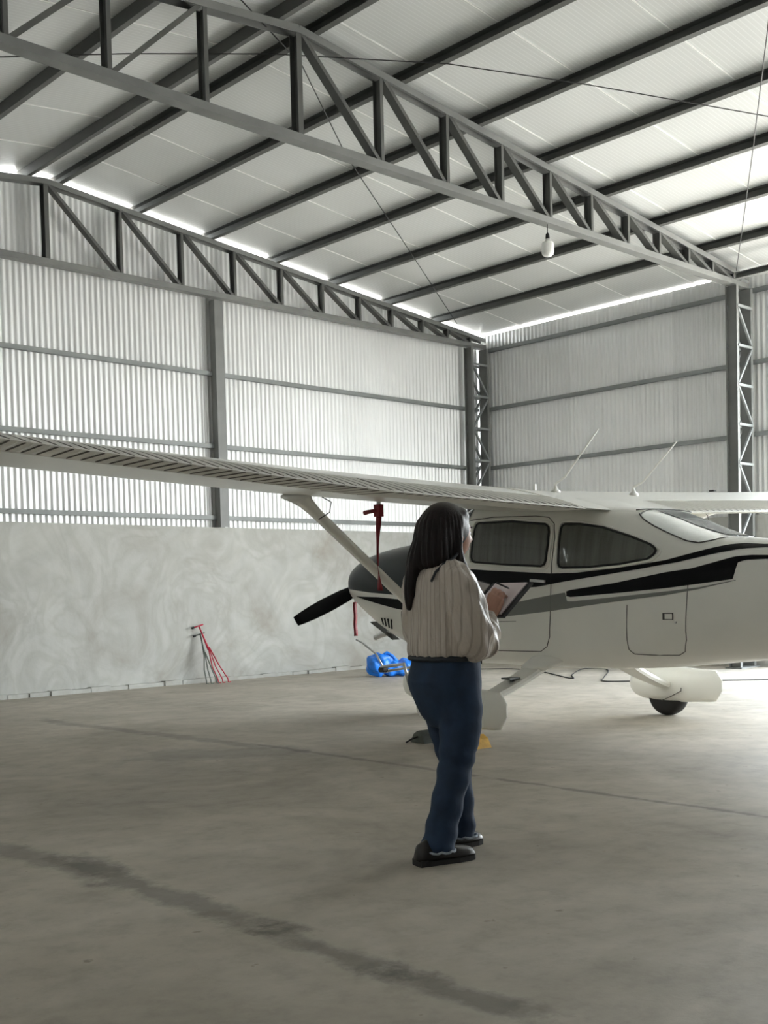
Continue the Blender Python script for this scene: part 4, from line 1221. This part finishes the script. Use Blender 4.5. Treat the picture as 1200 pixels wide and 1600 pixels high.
MB().box((.135, -.092, .915), (.012, .045, .045), Euler((0, 0, math.radians(-34)))).build('belt_pouch', M_belt, woman)
for cx, cy, rr in ((-.128, -.09, .080), (.134, .09, .074)):
    P = [(cx + rr * math.cos(t), cy + rr * math.sin(t), .058 + .004 * math.sin(9 * t)) for t in [2 * PI * j / 26 for j in range(27)]]
    MB().tube(P, .006, 6, False).build('frayed_hem', M_hem, woman, True)
# ---- shoes
def shoe(heel, cy, yaw, lift=0.0):
    s_ = empty('shoe', (heel, cy, 0), yaw); s_.parent = woman
    prof = [(0.0, .028, .06), (.010, .038, .095), (.05, .044, .115), (.10, .044, .11), (.15, .047, .088), (.20, .052, .074), (.25, .050, .066), (.285, .040, .054), (.300, .02, .036)]
    rings = []
    for x, hy, h in prof:
        rings.append([(x, hy * math.cos(a), .022 + (h - .022) * max(0, math.sin(a)) + (.0 if math.sin(a) > 0 else .0)) for a in [PI * j / 12 for j in range(13)]])
    MB().loft([r_ for r_ in rings]).build('upper', M_shoe, s_, True)
    so = [(x - .001, hy + .0015) for x, hy, h in prof[:-1]] + [(.302, .02)]
    poly = [(x, y_, 0) for x, y_ in so] + [(x, -y_, 0) for x, y_ in reversed(so)]
    MB().prism(poly, (0, 0, .023)).build('sole', M_rubber, s_)
    MB().box((.045, 0, .014), (.085, .084, .028)).build('heel', M_rubber, s_)
shoe(-.245, -.09, math.radians(-4)); shoe(-.03, .092, math.radians(6))

# ------------------------------------------------------------------ the folder and the pen
def wloc(v):
    c_, s_ = math.cos(FACE), math.sin(FACE); v = Vector(v)
    return Vector((WX + v.x * c_ - v.y * s_, WY + v.x * s_ + v.y * c_, v.z))
fo = empty('open_folder', wloc((.232, 0, 1.108)), FACE); tag(fo, 'open dark folder with pale pages held by the person', 'folder')
eu = Vector((.168, 0, .149)).normalized(); ev = Vector((0, 1, 0)); en = Vector((-.149, 0, .168)).normalized()
def leaf(name, m_, u0, u1, v0, v1, n0, n1, parent=fo, tilt=0.0):
    P = []
    for n_ in (n0, n1):
        for u, v in ((u0, v0), (u1, v0), (u1, v1), (u0, v1)):
            P.append(eu * u + ev * v + en * (n_ + tilt * max(0, v - .14)))
    return MB().add(P, [(3, 2, 1, 0), (4, 5, 6, 7), (0, 1, 5, 4), (1, 2, 6, 5), (2, 3, 7, 6), (3, 0, 4, 7)]).build(name, m_, parent)
leaf('cover', M_cover, 0, .235, -.145, .135, -.012, 0)
leaf('page', M_paper, .012, .228, -.118, .128, .0, .006)
leaf('cover_leaf', M_cover, .0, .225, .150, .30, -.008, 0, tilt=.35)
leaf('grey_page', M_paper2, .010, .215, .155, .29, .0, .005, tilt=.35)
MB().tube([eu * 0 + ev * .142, eu * .23 + ev * .142], .008, 8).build('spine', M_cover, fo, True)
pn = empty('pen', wloc((.335, -.045, 1.242)), FACE); tag(pn, 'dark pen held over the folder page', 'pen')
MB().tube([(-.075, -.02, .022), (.0, 0, 0), (.012, .004, -.004), (.020, .006, -.007)], [.0045, .0048, .004, .001], 8).build('barrel', M_cover, pn, True)
